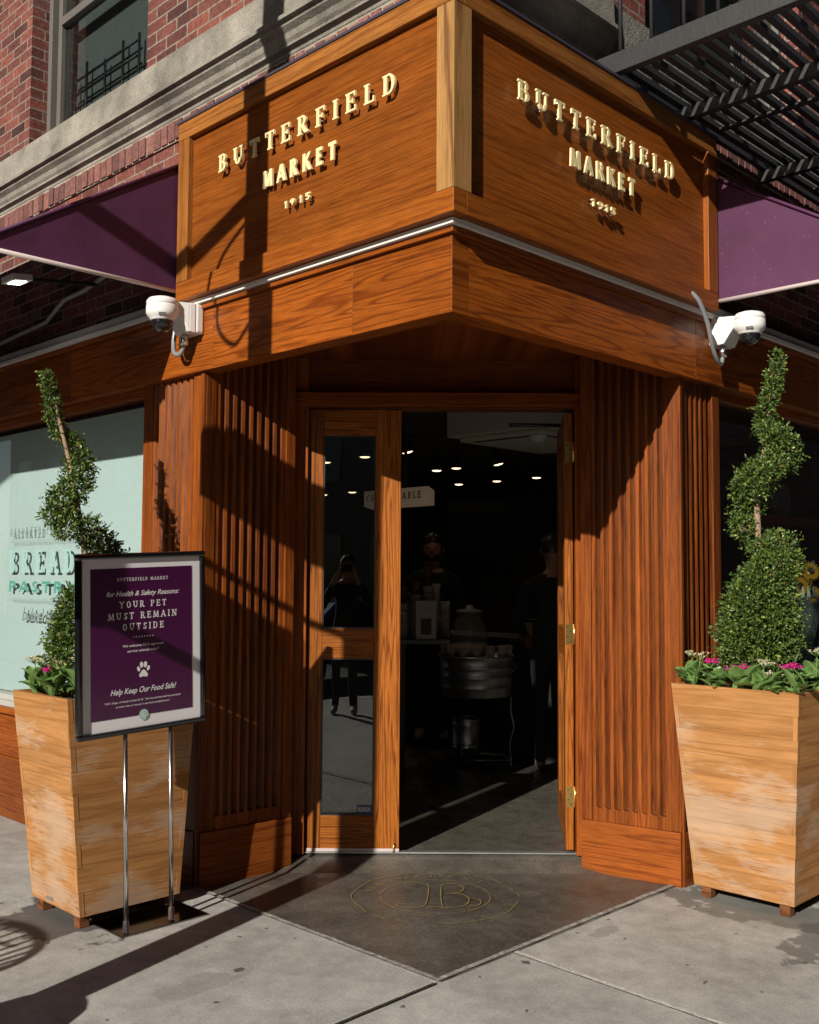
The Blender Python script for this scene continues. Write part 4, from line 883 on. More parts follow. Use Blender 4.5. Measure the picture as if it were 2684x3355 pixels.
# ------------------------------------------------------------------ topiary: many small leaves on a helix of clumps
def leaf_at(b, p, d, s, rng, wdt=.55):
    d = d.normalized(); a = Vector((rng.gauss(0, 1), rng.gauss(0, 1), rng.gauss(0, 1))); sx = d.cross(a)
    if sx.length < 1e-4: return
    sx.normalize(); up = sx.cross(d); w_ = s * wdt / 2; t = min(1, max(0, rng.gauss(.5, .22)))
    m0 = p; m1 = p + d * s * .5 - up * s * .08; m2 = p + d * s
    l1, l2 = m0.lerp(m1, .6) + sx * w_ + up * s * .1, m1.lerp(m2, .5) + sx * w_ * .75 + up * s * .06
    r1, r2 = m0.lerp(m1, .6) - sx * w_ + up * s * .1, m1.lerp(m2, .5) - sx * w_ * .75 + up * s * .06
    b.face([m0, m1, m2, l2, l1], None, t); b.face([m0, r1, r2, m2, m1], None, t)
def topiary(center, rt, trunk, blobs, lab, seed):
    rng = random.Random(seed); rt = Vector((rt[0], rt[1], 0)); fw = Vector((rt.y, -rt.x, 0))   # fw points to the street
    base = Vector((center[0], center[1], 0))
    P = lambda u, z, d=0: base + rt * u + fw * d + Vector((0, 0, z))
    t = thing('spiral_topiary', P(trunk[-1][0], trunk[-1][1]), lab, 'topiary', 'clipped box spirals in the planters')
    b = MB(); b.tube(arc_path([P(u, z) for u, z in trunk], 5), [.006 + .014 * min(1, i / (5 * (len(trunk) - 1))) for i in range(5 * (len(trunk) - 1) + 1)], 9); b.build('trunk', M['trunk'], t)
    b = MB(); tw = MB()
    for (u, z, d, r) in blobs:
        c = P(u, z, d); n = int(62000 * r * r) + 70
        for i in range(n):
            v = Vector((rng.gauss(0, 1), rng.gauss(0, 1), rng.gauss(0, 1))).normalized()
            wa = min(1, .09 / r); wob = .9 - .06 * wa + (.1 + .22 * wa) * noise.noise(v * 2.6 + Vector((u * 20, z * 20, d))) + .18 * noise.noise(v * 7 + Vector((z * 9, u, 0)))
            rr = r * wob * (1 - abs(rng.gauss(0, .13)))
            p = c + v * rr
            leaf_at(b, p, v * 1.0 + Vector((rng.gauss(0, .7), rng.gauss(0, .7), rng.gauss(.25, .7))), rng.uniform(.013, .023), rng)
        for i in range(int(6 + r * 190)):            # loose sprigs breaking the outline
            v = Vector((rng.gauss(0, 1), rng.gauss(0, 1), rng.gauss(.15, 1))).normalized(); L_ = rng.uniform(.006, .038)
            s0 = c + v * r * .8; tip = c + v * (r + L_ * .8)
            for k in range(6):
                q = s0.lerp(tip, k / 5); leaf_at(b, q, v + Vector((rng.gauss(0, .8), rng.gauss(0, .8), rng.gauss(0, .8))), rng.uniform(.011, .019), rng)
        for i in range(5):
            v = Vector((rng.gauss(0, 1), rng.gauss(0, 1), rng.gauss(.2, .6))).normalized()
            tu = min(trunk, key=lambda q: abs(q[1] - z + .04)); tw.tube([P(*tu), c * .5 + P(*tu) * .5, c + v * r * .7], [.0045, .003, .0015], 5)
    b.build('foliage', M['leaf'], t, weld=False); tw.build('twigs', M['trunk'], t)
LB = [(-.325, 2.49, 0, .026), (-.312, 2.44, .01, .034), (-.3, 2.39, .0, .036), (-.292, 2.34, -.02, .038), (-.285, 2.285, -.03, .04), (-.262, 2.23, -.04, .044), (-.215, 2.2, -.05, .04), (-.19, 2.15, -.04, .058), (-.17, 2.09, -.02, .07), (-.16, 2.02, -.02, .075), (-.19, 1.96, .0, .08), (-.235, 1.90, .03, .08), (-.262, 1.83, .05, .078), (-.21, 1.78, .07, .075), (-.13, 1.76, .04, .078), (-.07, 1.71, .0, .072), (-.03, 1.665, -.05, .065), (.0, 1.61, -.06, .07), (-.02, 1.55, .0, .085), (-.08, 1.5, .06, .085), (-.17, 1.44, .03, .065), (-.17, 1.38, .03, .1), (-.165, 1.31, 0, .125), (-.17, 1.25, .02, .14), (-.16, 1.19, -.02, .15), (-.16, 1.13, .02, .16)]
topiary((-1.785, -.43), (.492, .871), [(-.3, 2.44), (-.269, 2.304), (-.216, 2.10), (-.158, 1.813), (-.132, 1.647), (-.14, 1.3), (-.155, .92)], LB, 'thin spiral box topiary partly hidden by the pet notice', 3)
RB = [(.106, 2.67, 0, .017), (.1, 2.625, .01, .028), (.09, 2.57, .02, .042), (.078, 2.51, .03, .048), (.06, 2.45, .03, .052), (.04, 2.385, .02, .055), (.03, 2.325, .0, .055), (.055, 2.285, .03, .06), (.1, 2.245, .05, .078), (.145, 2.19, .02, .075), (.12, 2.135, -.03, .08), (.06, 2.105, .06, .085), (.0, 2.075, .08, .08), (-.045, 2.04, .03, .08), (-.06, 1.98, .0, .082), (-.01, 2.0, .05, .06), (-.045, 1.93, -.03, .08), (.04, 2.04, .0, .065), (-.075, 1.86, -.05, .072), (-.075, 1.80, .0, .07), (-.04, 1.75, -.06, .065), (.04, 1.73, -.07, .07), (.10, 1.70, .0, .088), (.0, 1.7, .04, .06), (.05, 1.66, .03, .08), (.145, 1.63, .05, .07), (.1, 1.61, .08, .085), (.045, 1.57, .09, .125), (.02, 1.5, .05, .165), (.01, 1.43, .02, .2), (0, 1.36, .0, .218), (-.01, 1.28, 0, .228), (-.012, 1.2, 0, .222), (-.012, 1.13, 0, .2)]
topiary((.31, 1.95), (.9, .435), [(.1, 2.62), (.06, 2.4), (.03, 2.2), (.0, 2.05), (-.009, 1.923), (-.005, 1.755), (-.01, 1.4), (-.022, .92)], RB, 'full spiral box topiary in the planter by the dark window', 5)

# ------------------------------------------------------------------ flowering plants at the feet of the topiary
def bigleaf(b, p, d, L_, wd, rng, curl_=.25):
    d = d.normalized(); sx = d.cross(Vector((0, 0, 1)));
    if sx.length < .05: sx = Vector((1, 0, 0))
    sx.normalize(); up = sx.cross(d); t = rng.random(); n = 7; pr = None
    for i in range(n + 1):
        s = i / n; c = p + d * L_ * s + up * L_ * (.25 * s - curl_ * 1.6 * s * s); hw = wd / 2 * (math.sin(math.pi * min(1, .08 + s * .9)) ** .7)
        if i == n: hw = .002
        sc = 1 + .06 * math.sin(i * 2.6)
        row = [c - sx * hw * sc + up * hw * .35, c - sx * hw * .5 + up * hw * .05, c, c + sx * hw * .5 + up * hw * .05, c + sx * hw * sc + up * hw * .35]
        if pr:
            for k in range(4): b.face([pr[k], pr[k + 1], row[k + 1], row[k]], None, t, True)
        pr = row
def kalanchoe(x, y, z, size, cols, lab, seed, out):
    rng = random.Random(seed); t = thing('flowering_plant', (x, y, z), lab, 'plant', 'flowering plants in the planters'); p0 = Vector((x, y, z)); out = Vector((*out, 0)).normalized()
    b = MB()
    for i in range(26):
        a = rng.uniform(0, 2 * math.pi); dv = Vector((math.cos(a), math.sin(a), rng.uniform(-.1, 1.9))) + out * .4
        L_ = size * rng.uniform(.6, 1.15)
        bigleaf(b, p0 + Vector((rng.gauss(0, .018), rng.gauss(0, .018), rng.uniform(.01, .07))), dv, L_, L_ * rng.uniform(.55, .75), rng, .14)
    b.build('leaves', M['leafbig'], t, weld=False)
    st = MB()
    for col, (dx, dy, dz), nf in cols:
        h = p0 + Vector((dx, dy, dz + .035)); st.tube(arc_path([p0, p0.lerp(h, .5) + Vector((dx * .2, 0, 0)), h], 4), .003, 6); fb = MB()
        for i in range(nf):
            v = Vector((rng.gauss(0, 1), rng.gauss(0, 1), abs(rng.gauss(0, .5)))) ; q = h + v * .017
            st.tube([h - Vector((0, 0, .02)), q], .0012, 4)
            k0 = rng.uniform(0, 6)
            for k in range(4):
                a = k0 + k * math.pi / 2; e = Vector((math.cos(a), math.sin(a), .45)); f_ = Vector((-math.sin(a), math.cos(a), 0)); s_ = .0125
                fb.face([q, q + e * s_ * .6 + f_ * s_ * .45, q + e * s_, q + e * s_ * .6 - f_ * s_ * .45], None, rng.random())
            fb.lathe([(0, .003), (.0035, 0), (0, -.004)], q, 6)
        fb.build('blossom', M[col], t, weld=False)
    st.build('stems', M['leafbig'], t)
kalanchoe(-1.97, -.70, .985, .11, [('petalw', (-.02, -.01, .13), 26), ('petalw', (.02, .0, .12), 18)], 'white flowered plant at the near end of the planter behind the notice', 11, (-.6, -1))
kalanchoe(-1.83, -.70, .985, .115, [('petalp', (.0, -.02, .085), 16), ('petalw', (.04, .02, .12), 14)], 'plant with one small pink bloom beside the pet notice', 12, (0, -1))
kalanchoe(-1.62, -.66, .985, .115, [('petalw', (-.03, .0, .15), 24), ('petalw', (-.07, .03, .14), 18)], 'white flowered plant right against the black notice frame', 13, (.7, -1))
kalanchoe(.07, 1.71, 1.005, .1, [('petalw', (-.0, -.01, .13), 16), ('petalw', (.04, .0, .12), 12)], 'small plant with white buds at the doorway corner of the planter', 14, (-.7, -.9))
kalanchoe(.2, 1.70, .985, .11, [('petalp', (-.03, .01, .115), 24)], 'broad leaved plant with one loose pink bloom beneath the topiary', 15, (-.1, -1))
kalanchoe(.34, 1.69, .985, .115, [('petalp', (-.05, .0, .085), 20), ('petalp', (.0, .01, .095), 26)], 'plant with paired pink blooms and a large drooping leaf', 16, (0, -1))
kalanchoe(.46, 1.70, .985, .105, [('petalw', (-.02, .0, .125), 26), ('petalw', (.02, -.01, .08), 14)], 'white budded plant between two pink flowered plants', 17, (.1, -1))
kalanchoe(.59, 1.72, .985, .1, [('petalp', (-.01, -.01, .115), 60), ('petalp', (-.03, .0, .105), 50)], 'plant with the brightest magenta bloom at the planter corner', 18, (.5, -.9))
kalanchoe(.6, 1.9, 1.005, .12, [('petalw', (.02, -.02, .16), 26), ('petalw', (.05, .02, .17), 26)], 'tall white budded plant beside the brightest magenta bloom', 19, (1, -.1))
kalanchoe(.6, 2.08, 1.005, .12, [('petalw', (.03, -.02, .17), 26), ('petalw', (.0, .02, .15), 26)], 'white budded plant at the window end of the planter edge', 20, (1, .1))

# ------------------------------------------------------------------ pet notice on its chrome stand
ns = thing('sign_stand', (-1.42, -.44, 0), 'chrome floor stand holding a framed purple notice about pets', 'sign stand')
b = MB(); b.box(-1.6, -1.345, -.60, -.16, 0.001, .009); b.build('base_plate', M['steelplate'], ns, bevel=.002)
FX = -1.385; RO = Matrix.Translation((FX, -.44, 0)) @ Matrix.Rotation(R(2.6), 4, 'X') @ Matrix.Rotation(R(1.5), 4, 'Y') @ Matrix.Translation((-FX, .44, 0))
for y in (-.555, -.329):
    b = MB(); b.tube([RO @ Vector((FX, y, .01)), RO @ Vector((FX, y, .878))], .0105, 14); b.build('post', M['chrome'], ns)
    b = MB(); b.lathe([(.0, .05), (.013, .05), (.0135, .0), (.018, 0.0), (0, .0)], (FX, y, .009), 14, RO); b.build('post_collar', M['chrome'], ns)
y0, y1, z0, z1 = -.785, -.152, .868, 1.652   # frame outline
b = MB(); fwid = .024
for (ya, yb, za, zb_) in ((y0, y1, z0, z0 + fwid), (y0, y1, z1 - fwid, z1), (y0, y0 + fwid, z0 + fwid + .0005, z1 - fwid - .0005), (y1 - fwid, y1, z0 + fwid + .0005, z1 - fwid - .0005)): b.box(FX - .012, FX + .022, ya, yb, za, zb_, M=RO)
frm = b.build('frame', M['blackchrome'], ns, bevel=.007)
b = MB(); b.box(FX - .006, FX + .008, y0 + fwid, y1 - fwid, z0 + fwid, z1 - fwid, M=RO); po = b.build('poster', M['posterw'], ns)
py0, py1, pz0, pz1 = y0 + fwid + .04, y1 - fwid - .043, z0 + fwid + .05, z1 - fwid - .042
X = FX + .0095
b = MB(); b.face([RO @ Vector(p) for p in ((X, py0, pz0), (X, py1, pz0), (X, py1, pz1), (X, py0, pz1))]); b.build('purple_field', M['posterp'], po)
ux = RO.to_3x3() @ Vector((0, 1, 0)); uz = RO.to_3x3() @ Vector((0, 0, 1)); nx = RO.to_3x3() @ Vector((1, 0, 0)); PW, PH = py1 - py0, pz1 - pz0; YC = (py0 + py1) / 2
def pos(t_, dy=0): return RO @ Vector((X + .001, YC + dy, pz1 - t_ * PH))
def pline(txt, t_, wd, hh, style='slab', mat='print'):
    wd *= PW / .5; line_obj('lettering', txt, style, pos(t_) - ux * wd / 2 - uz * hh / 2, ux, uz, nx, wd, hh, 0, M[mat], po)
def ptext(txt, t_, wd, hh, shear=0, bold=.004):
    mm = Matrix((ux, uz, nx)).transposed().to_4x4(); mm.translation = pos(t_) - uz * hh * .35
    text_obj('lettering', txt, M['print'], po, mm, wd * PW / .5, shear, hh, bold)
pline('BUTTERFIELD MARKET', .076, .25, .014); ptext('for Health & Safety Reasons:', .171, .36, .031, .35, .012)
pline('YOUR PET', .246, .23, .028); pline('MUST REMAIN', .322, .338, .029); pline('OUTSIDE', .397, .204, .029)
b = MB()
for i in range(8):
    c = pos(.468, (i - 3.5) * .0135); b.face([c + (ux * math.cos(R(90 + 36 * k)) + uz * math.sin(R(90 + 36 * k))) * (.0052 if k % 2 == 0 else .0022) for k in range(10)])
b.build('star_row', M['print'], po)
ptext('We welcome ADA approved', .524, .2, .016, 0, .01); ptext('service animals only.*', .56, .157, .016, 0, .01)
b = MB(); c = pos(.69)
def blob(b, c, pts): b.face([c + ux * x + uz * y for x, y in pts])
for cx, cy, rx, ry, an in ((-.024, .002, .0075, .0115, 20), (-.0095, .019, .0085, .0135, 6), (.0095, .019, .0085, .0135, -6), (.024, .002, .0075, .0115, -20)):
    blob(b, c, [(cx + rx * math.cos(a) * math.cos(R(an)) - ry * math.sin(a) * math.sin(R(an)), cy + rx * math.cos(a) * math.sin(R(an)) + ry * math.sin(a) * math.cos(R(an))) for a in [2 * math.pi * k / 18 for k in range(18)]])
blob(b, c - uz * .001 + nx * .0003, [(0, -.001), (.009, -.006), (.014, -.013), (.021, -.021), (.021, -.03), (.015, -.035), (.006, -.032), (0, -.031), (-.006, -.032), (-.015, -.035), (-.021, -.03), (-.021, -.021), (-.014, -.013), (-.009, -.006)])
b.build('paw_mark', M['print'], po)
ptext('Help Keep Our Food Safe!', .826, .325, .035, .35, .013)
ptext('*NYC Dept. of Health Codes 81.25  "No live animals shall be permitted', .895, .375, .0115, 0, .008); ptext('to enter into or remain in any food establishment."', .925, .268, .0115, 0, .008)
b = MB(); c = pos(1.0) + nx * .0005; rr = .0235
b.face([c + (ux * math.cos(a) + uz * math.sin(a)) * rr * (1 + .06 * math.cos(10 * a)) for a in [2 * math.pi * k / 80 for k in range(80)]]); bd = b.build('round_badge', M['mint'], po)
line_obj('badge_lettering', 'B', 'serif', pos(1.0) - ux * .0085 - uz * .0125 + nx * .001, ux, uz, nx, .0175, .025, 0, M['print'], bd)

# ------------------------------------------------------------------ inside the shop
b = MB(); b.face([(x, y, .049) for x, y in ((-1.82, .6), (-.64, 1.79), (-.2, 2.3), (-.2, 11), (-11, 11), (-11, .3), (-2.3, .3))]); struct(b.build('shop_floor', M['floor']))
b = MB(); b.box(-11, -.25, 10.9, 11, 0, 3.5); b.box(-11, -10.9, .4, 10.9, 0, 3.5); b.build('shop_wall', M['wallin'])['kind'] = 'structure'
b = MB(); b.box(-11, -2.3, .43, 11, 3.45, 3.5); b.box(-2.3, -.43, 2.31, 11, 3.45, 3.5); struct(b.build('shop_ceiling', M['ceilin']))
b = MB(); b.box(-2.3, -2.28, .15, 2.3, 2.8, 3.5); b.box(-2.28, -.13, 2.28, 2.3, 2.8, 3.5); b.build('lobby_wall', M['black'])['kind'] = 'structure'
LAMPS = [(-2.95, 3.0, 3.24, 'directly above the metal tub, behind the door header'), (-4.66, 4.63, 3.26, 'nearest the door header'), (-5.54, 5.36, 2.96, 'just beside the closed oak door leaf'), (-6.15, 6.5, 2.88, 'upper right of the hanging white sign'), (-5.97, 6.67, 2.91, 'under the left corner of the white ceiling box'), (-5.4, 6.81, 2.93, 'tilted lamp under the air vent'), (-7.09, 7.97, 2.86, 'low in the row behind the white ceiling box'), (-6.58, 8.2, 2.89, 'low lamp below the tilted one'), (-5.85, 8.16, 2.89, 'rightmost, by the upper brass hinge'), (-5.93, 5.06, 2.91, 'seen through the top of the narrow door pane'), (-6.97, 5.37, 2.95, 'at the left edge of the narrow door pane'), (-8.55, 7.25, 2.78, 'above the letter C of the hanging sign'), (-8.85, 6.95, 2.74, 'low at the left edge of the door pane')]  # first entry is an extra, unseen lamp added to brighten the tub
lp0 = None
for i, (x, y, z, s_) in enumerate(LAMPS):
    if lp0 is None:
        lp0 = thing('ceiling_lamp', (x, y, z), '', 'lamp', 'small spot lamps on the shop ceiling')
        b = MB(); b.lathe([(.061, .001), (.061, .06), (.05, .15), (.02, .19), (0, .19)], (x, y, z), 20); b.tube([(x, y, z + .19), (x, y, z + .3)], .012, 8); b.build('lamp_can', M['dark'], lp0)
        b = MB(); b.lathe([(.0, -.014), (.042, -.009), (.06, .0)], (x, y, z), 20); b.build('lamp_lens', M['lamp'], lp0); o = lp0
        sp_ = bpy.data.lights.new('lamp_light', 'SPOT'); sp_.energy = 4; sp_.spot_size = R(130); sp_.spot_blend = .6; sp_.shadow_soft_size = .05; sp_.color = (1, .78, .52)
        so_ = bpy.data.objects.new('lamp_light', sp_); C.objects.link(so_); so_.location = (x, y, z - .04); put(so_, lp0)
    else: o = copy_tree(lp0)
    o.location = (x, y, z); o['label'] = 'glowing ceiling spot lamp ' + s_
    if i in (2, 5): o.rotation_euler = (R(10), R(-9), 0)
b = MB(); b.tube([(-9, 2.9, 3.2), (-2.6, 8.6, 3.2)], .02, 8); b.tube([(-10, 4.9, 3.15), (-3.8, 10.2, 3.15)], .02, 8); tag(b.build('ceiling_track', M['wallin']), 'long lamp tracks fixed below the dark shop ceiling', 'lamp track')
ac = thing('ceiling_unit', (-1.9, 3, 2.56), 'white boxed air unit with dark vent slots hung from the shop ceiling', 'air conditioner')
def qbox(b, P, z0, z1): b.prism([(x, y, z0) for x, y in P], (0, 0, z1 - z0))
b = MB(); qbox(b, [(-2.36, 2.55), (-1.49, 2.55), (-1.49, 3.9), (-2.36, 3.9)], 2.56, 3.44); b.build('bulkhead', M['bulk'], ac, bevel=.004)
b = MB(); qbox(b, [(-2.30, 2.62), (-1.55, 2.62), (-1.55, 3.6), (-2.30, 3.6)], 2.525, 2.558); b.build('grille_panel', M['bulk'], ac, bevel=.01)
b = MB(); b.box(-2.2, -1.66, 2.66, 2.7, 2.521, 2.5245); b.box(-1.62, -1.585, 2.75, 3.4, 2.521, 2.5245); b.build('air_slot', M['black'], ac)
b = MB(); b.lathe([(0, -.045), (.03, -.04), (.055, -.015), (.06, 0)], (-1.66, 2.72, 2.521), 20); b.build('smoke_detector', M['white'], ac)
dc = MB(); dc.box(-1.5, -1.2, 2.2, 2.24, 2.62, 2.66); dc.tube([(-1.25, 1.9, 2.47), (-1.06, 2.2, 2.48), (-1.0, 2.6, 2.5)], .012, 8); tag(dc.build('door_closer', M['dark']), 'dark metal door closer arm under the door header', 'door closer')
hs_ = thing('hanging_sign', (-2.5, 2.2, 2.12), 'white box sign reading CHEF\'S TABLE hanging behind the doors', 'sign')
SA, SB = Vector((-2.511, 1.873, 2.025)), Vector((-1.918, 1.895, 2.032)); SU = (SB - SA).normalized(); SN = Vector((SU.y, -SU.x, 0)).normalized()
SL_ = (SB - SA).length; SD = Vector((-.6, .8, 0)) * .34
b = MB(); b.prism([SA, SB, SB + SD, SA + SD], (0, 0, .105)); b.build('light_box', M['lightbox'], hs_, bevel=.004)
line_obj('lettering', "CHEF'S TABLE", 'slab', SA + SU * .03 + Vector((0, 0, .032)) + SN * .006, SU, (0, 0, 1), SN, SL_ - .09, .046, 0, M['black'], hs_)
b = MB()
for k in (.15, .6): q = SA + SU * SL_ * k + SD * .5 + Vector((0, 0, .105)); b.tube([q, q + Vector((0, 0, 1.3))], .012, 8)
b.build('hanger_rod', M['black'], hs_)
tag(box('menu_board', M['black'], -4.4, -3.35, 4.8, 4.84, 1.8, 2.31), 'black menu board on the back wall behind the barista', 'menu board')
tag(box('menu_board', M['black'], -3.33, -2.4, 4.85, 4.89, 1.8, 2.3), 'black menu board partly hidden by the open door edge', 'menu board')
for txt, x, z, wd in (('SEASONAL SANDWICHES', -4.2, 2.2, .6), ('SALADS', -2.95, 2.2, .3)):
    mb_ = [o for o in C.objects if o.name.startswith('menu_board')][0 if x < -3.3 else 1]
    line_obj('lettering', txt if all(c in GL for c in txt) else 'SALADS', 'thin', (x, 4.795 if x < -3.3 else 4.845, z), (1, 0, 0), (0, 0, 1), (0, -1, 0), wd, .04, 0, M['wallin'], mb_)
# service counter with stacked cups
ct = thing('service_counter', (-3.2, 3.2, 0), 'dark counter with cup stacks and a white card on its thin metal top', 'counter')
CU = Vector((.7, .71, 0)).normalized(); CN = Vector((CU.y, -CU.x, 0)); CP = Vector((-2.725, 2.433, 0))
b = MB(); obox(b, CP, CU, CN, -.9, .05, -.7, 0, 0, 1.05, 'u'); b.build('counter_front', M['counter'], ct)
b = MB(); obox(b, CP, CU, CN, -.92, .38, -.72, .02, 1.051, 1.085, 'u'); b.build('counter_top', M['metaltop'], ct, bevel=.004)
bk = thing('prep_counter', (-3.6, 4.2, 0), 'low back counter with kraft boxes on it behind the glass jar', 'counter')
b = MB(); b.box(-4.3, -2.3, 3.95, 4.5, 0, 1.0); b.build('counter_front', M['counter'], bk); b = MB(); b.box(-4.32, -2.28, 3.93, 4.52, 1.001, 1.03); b.build('counter_top', M['metaltop'], bk)
stacks = [(-.055, -.06, 16, 6, 'tallest cup stack beside the white card'), (.033, -.1, 20, 8, 'second tall cup stack, brown cups on top'), (-.15, -.05, 12, 8, 'cup stack at the edge of the oak door'), (.096, -.16, 21, 0, 'plain white cup stack behind the white card'), (.168, -.14, 13, 0, 'short white cup stack right of the white card'), (-.10, -.2, 17, 6, 'brown topped cup stack at the back')]
for i, (du, dn, nw, nb_, s_) in enumerate(stacks):
    p = CP + CU * (du + .18) + CN * (dn - .05) + Vector((0, 0, 1.085)); t = thing('cup_stack', p, s_, 'cup stack', 'stacks of paper cups on the counter')
    for nme, cnt, zz, mt in (('white_cups', nw, 0, 'cup'), ('brown_cups', nb_, nw * .0165, 'cupbrown')):
        if cnt:
            b = MB()
            for k in range(cnt): b.lathe([(.029, 0), (.036, .013), (.041, .0135), (.041, .0165), (.034, .0166)], (p.x, p.y, p.z + zz + k * .0165), 16)
            b.lathe([(.03, 0), (.04, .075), (.043, .077), (.04, .079), (0, .06)], (p.x, p.y, p.z + zz + (cnt - 1) * .0165), 16); b.build(nme, M[mt], t)
cdp = CP + CU * .2 + CN * -.005
t = thing('table_card', cdp + Vector((0, 0, 1.085)), 'white upright card with a dark picture in front of the cups', 'card')
b = MB(); obox(b, cdp, CU, CN, -.075, .075, -.004, 0, 1.086, 1.37); b.build('card_sheet', M['card'], t)
b = MB(); obox(b, cdp, CU, CN, -.04, .04, .0003, .001, 1.12, 1.24); b.build('picture', M['cupbrown'], t)
mm = Matrix((CU, Vector((0, 0, 1)), CN)).transposed().to_4x4(); mm.translation = cdp + CN * .001 + Vector((0, 0, 1.31)); text_obj('lettering', 'Seasonal', M['greyink'], t, mm, .06, .3)
# galvanised tub of puddings on its stand
TB = Vector((-2.80, 3.39, 0)); t = thing('metal_tub', TB + Vector((0, 0, .6)), 'round galvanised metal tub on a thin wire stand', 'tub')
b = MB(); b.lathe([(0, 0), (.27, 0), (.276, .008), (.278, .07), (.286, .076), (.28, .084), (.281, .09), (.284, .15), (.292, .156), (.286, .164), (.289, .225), (.297, .231), (.291, .239), (.296, .305), (.306, .312), (.304, .322), (.292, .318), (.29, .304), (0, .304)], TB + Vector((0, 0, .6)), 48); b.build('tub_body', M['galv'], t)
b = MB(); q = TB + Vector((.24, .17, .84)); b.tube([q + Vector((.02 * math.cos(a), .03 * math.sin(a), .035 * math.sin(a) - .02)) for a in [2 * math.pi * k / 16 for k in range(17)]], .005, 6); b.build('ring_handle', M['galv'], t)
t = thing('tub_stand', TB, 'thin bent wire stand with crossbars under the metal tub', 'stand')
for ax, ay in ((.26, .12), (-.1, -.26), (-.26, .1), (.08, .26)):
    b = MB(); a = TB + Vector((ax, ay, 0)); b.tube(arc_path([a + Vector((0, 0, .598)), a + Vector((0, 0, .48)), a + Vector((ax * .08, ay * .08, .36)), a + Vector((-ax * .04, 0, .24)), a + Vector((0, 0, .1)), a + Vector((0, 0, .05))], 6), .006, 8); b.build('leg', M['dark'] if ax < .2 else M['galv'], t)
b = MB(); b.tube([TB + Vector((.26, .12, .1)), TB + Vector((-.1, -.26, .1)), TB + Vector((-.26, .1, .1)), TB + Vector((.08, .26, .1)), TB + Vector((.26, .12, .1))], .006, 8); b.build('lower_ring', M['galv'], t)
VD = Vector((.655, -.755, 0)); VR = Vector((.755, .655, 0))
cups = [(-.25, .08), (-.2, .15), (-.1, .22), (0, .245), (.11, .225), (.2, .15), (.25, .08)]; c0 = None
CL = ['leftmost pudding cup on the metal tub rim', 'second pudding cup from the left on the tub', 'third pudding cup from the left on the tub', 'front middle pudding cup on the metal tub', 'pudding cup right of the front middle one', 'second pudding cup from the right on the tub', 'rightmost pudding cup near the ring handle']
for i, (a, d_) in enumerate(cups):
    p = TB + VR * a + VD * d_ + Vector((0, 0, .908))
    if c0 is None:
        c0 = thing('pudding_cup', p, '', 'cup', 'pudding cups on the metal tub')
        b = MB(); b.lathe([(.028, 0), (.042, .085), (.044, .086), (.044, .09), (.03, .1), (0, .105)], p, 20); b.build('clear_cup', M['clearcup'], c0)
        b = MB(); b.lathe([(0, .004), (.0275, .004), (.036, .055), (0, .057)], p, 18); b.build('pudding', M['pudding'], c0); o = c0
    else: o = copy_tree(c0); o.location = p
    o['label'] = CL[i]
JB = TB + Vector((-.02, -.06, .908)); t = thing('drink_jar', JB, 'large clear ribbed drink jar with a pale drink and a lid knob', 'jar')
b = MB(); b.lathe([(0, .002), (.13, .002), (.145, .02), (.15, .08), (.145, .1), (.15, .115), (.145, .135), (.149, .15), (.143, .17), (.146, .185), (.14, .205), (.141, .22), (.132, .24), (.131, .255), (.118, .28), (.1, .31), (.1, .36)], JB, 36); b.build('jar_glass', M['jar'], t)
b = MB(); b.lathe([(0, .005), (.128, .006), (.142, .022), (.146, .105), (0, .106)], JB, 30); b.build('drink', M['pudding'], t)
b = MB(); b.lathe([(.105, .36), (.105, .372), (.03, .385), (.026, .41), (0, .415)], JB, 24); b.build('lid', M['cup'], t)
KB = Vector((-2.945, 3.43, .1075)); t = thing('drink_bucket', KB, 'small galvanised drink bucket with a tap standing under the tub', 'bucket')
b = MB(); b.lathe([(0, 0), (.108, 0), (.112, .06), (.117, .066), (.112, .072), (.113, .09), (.117, .096), (.113, .1), (.114, .24), (.118, .246), (.114, .252), (.114, .28), (.118, .288), (.114, .294), (.108, .3), (0, .305)], KB, 36); b.build('bucket_body', M['galv'], t)
b = MB(); q = KB + VD * .113 - VR * .03 + Vector((0, 0, .03)); b.tube([q, q + VD * .045, q + VD * .05 - Vector((0, 0, .035))], .01, 8); b.tube([q + VD * .03, q + VD * .03 + Vector((0, 0, .04))], .005, 6); b.build('tap', M['galv'], t)
for i, (x, y, s_) in enumerate(((-2.75, 4.05, 'kraft box with dark lid standing directly behind the glass drink jar'), (-2.56, 4.1, 'kraft box with dark lid standing close to the person in black'))):
    t = thing('kraft_box', (x, y, 1.03), s_, 'box'); b = MB(); b.box(x - .085, x + .085, y - .1, y + .1, 1.031, 1.17); b.build('box_body', M['cardboard'], t, bevel=.003); b = MB(); b.box(x - .088, x + .088, y - .103, y + .103, 1.171, 1.19); b.build('box_lid', M['counter'], t, bevel=.003)

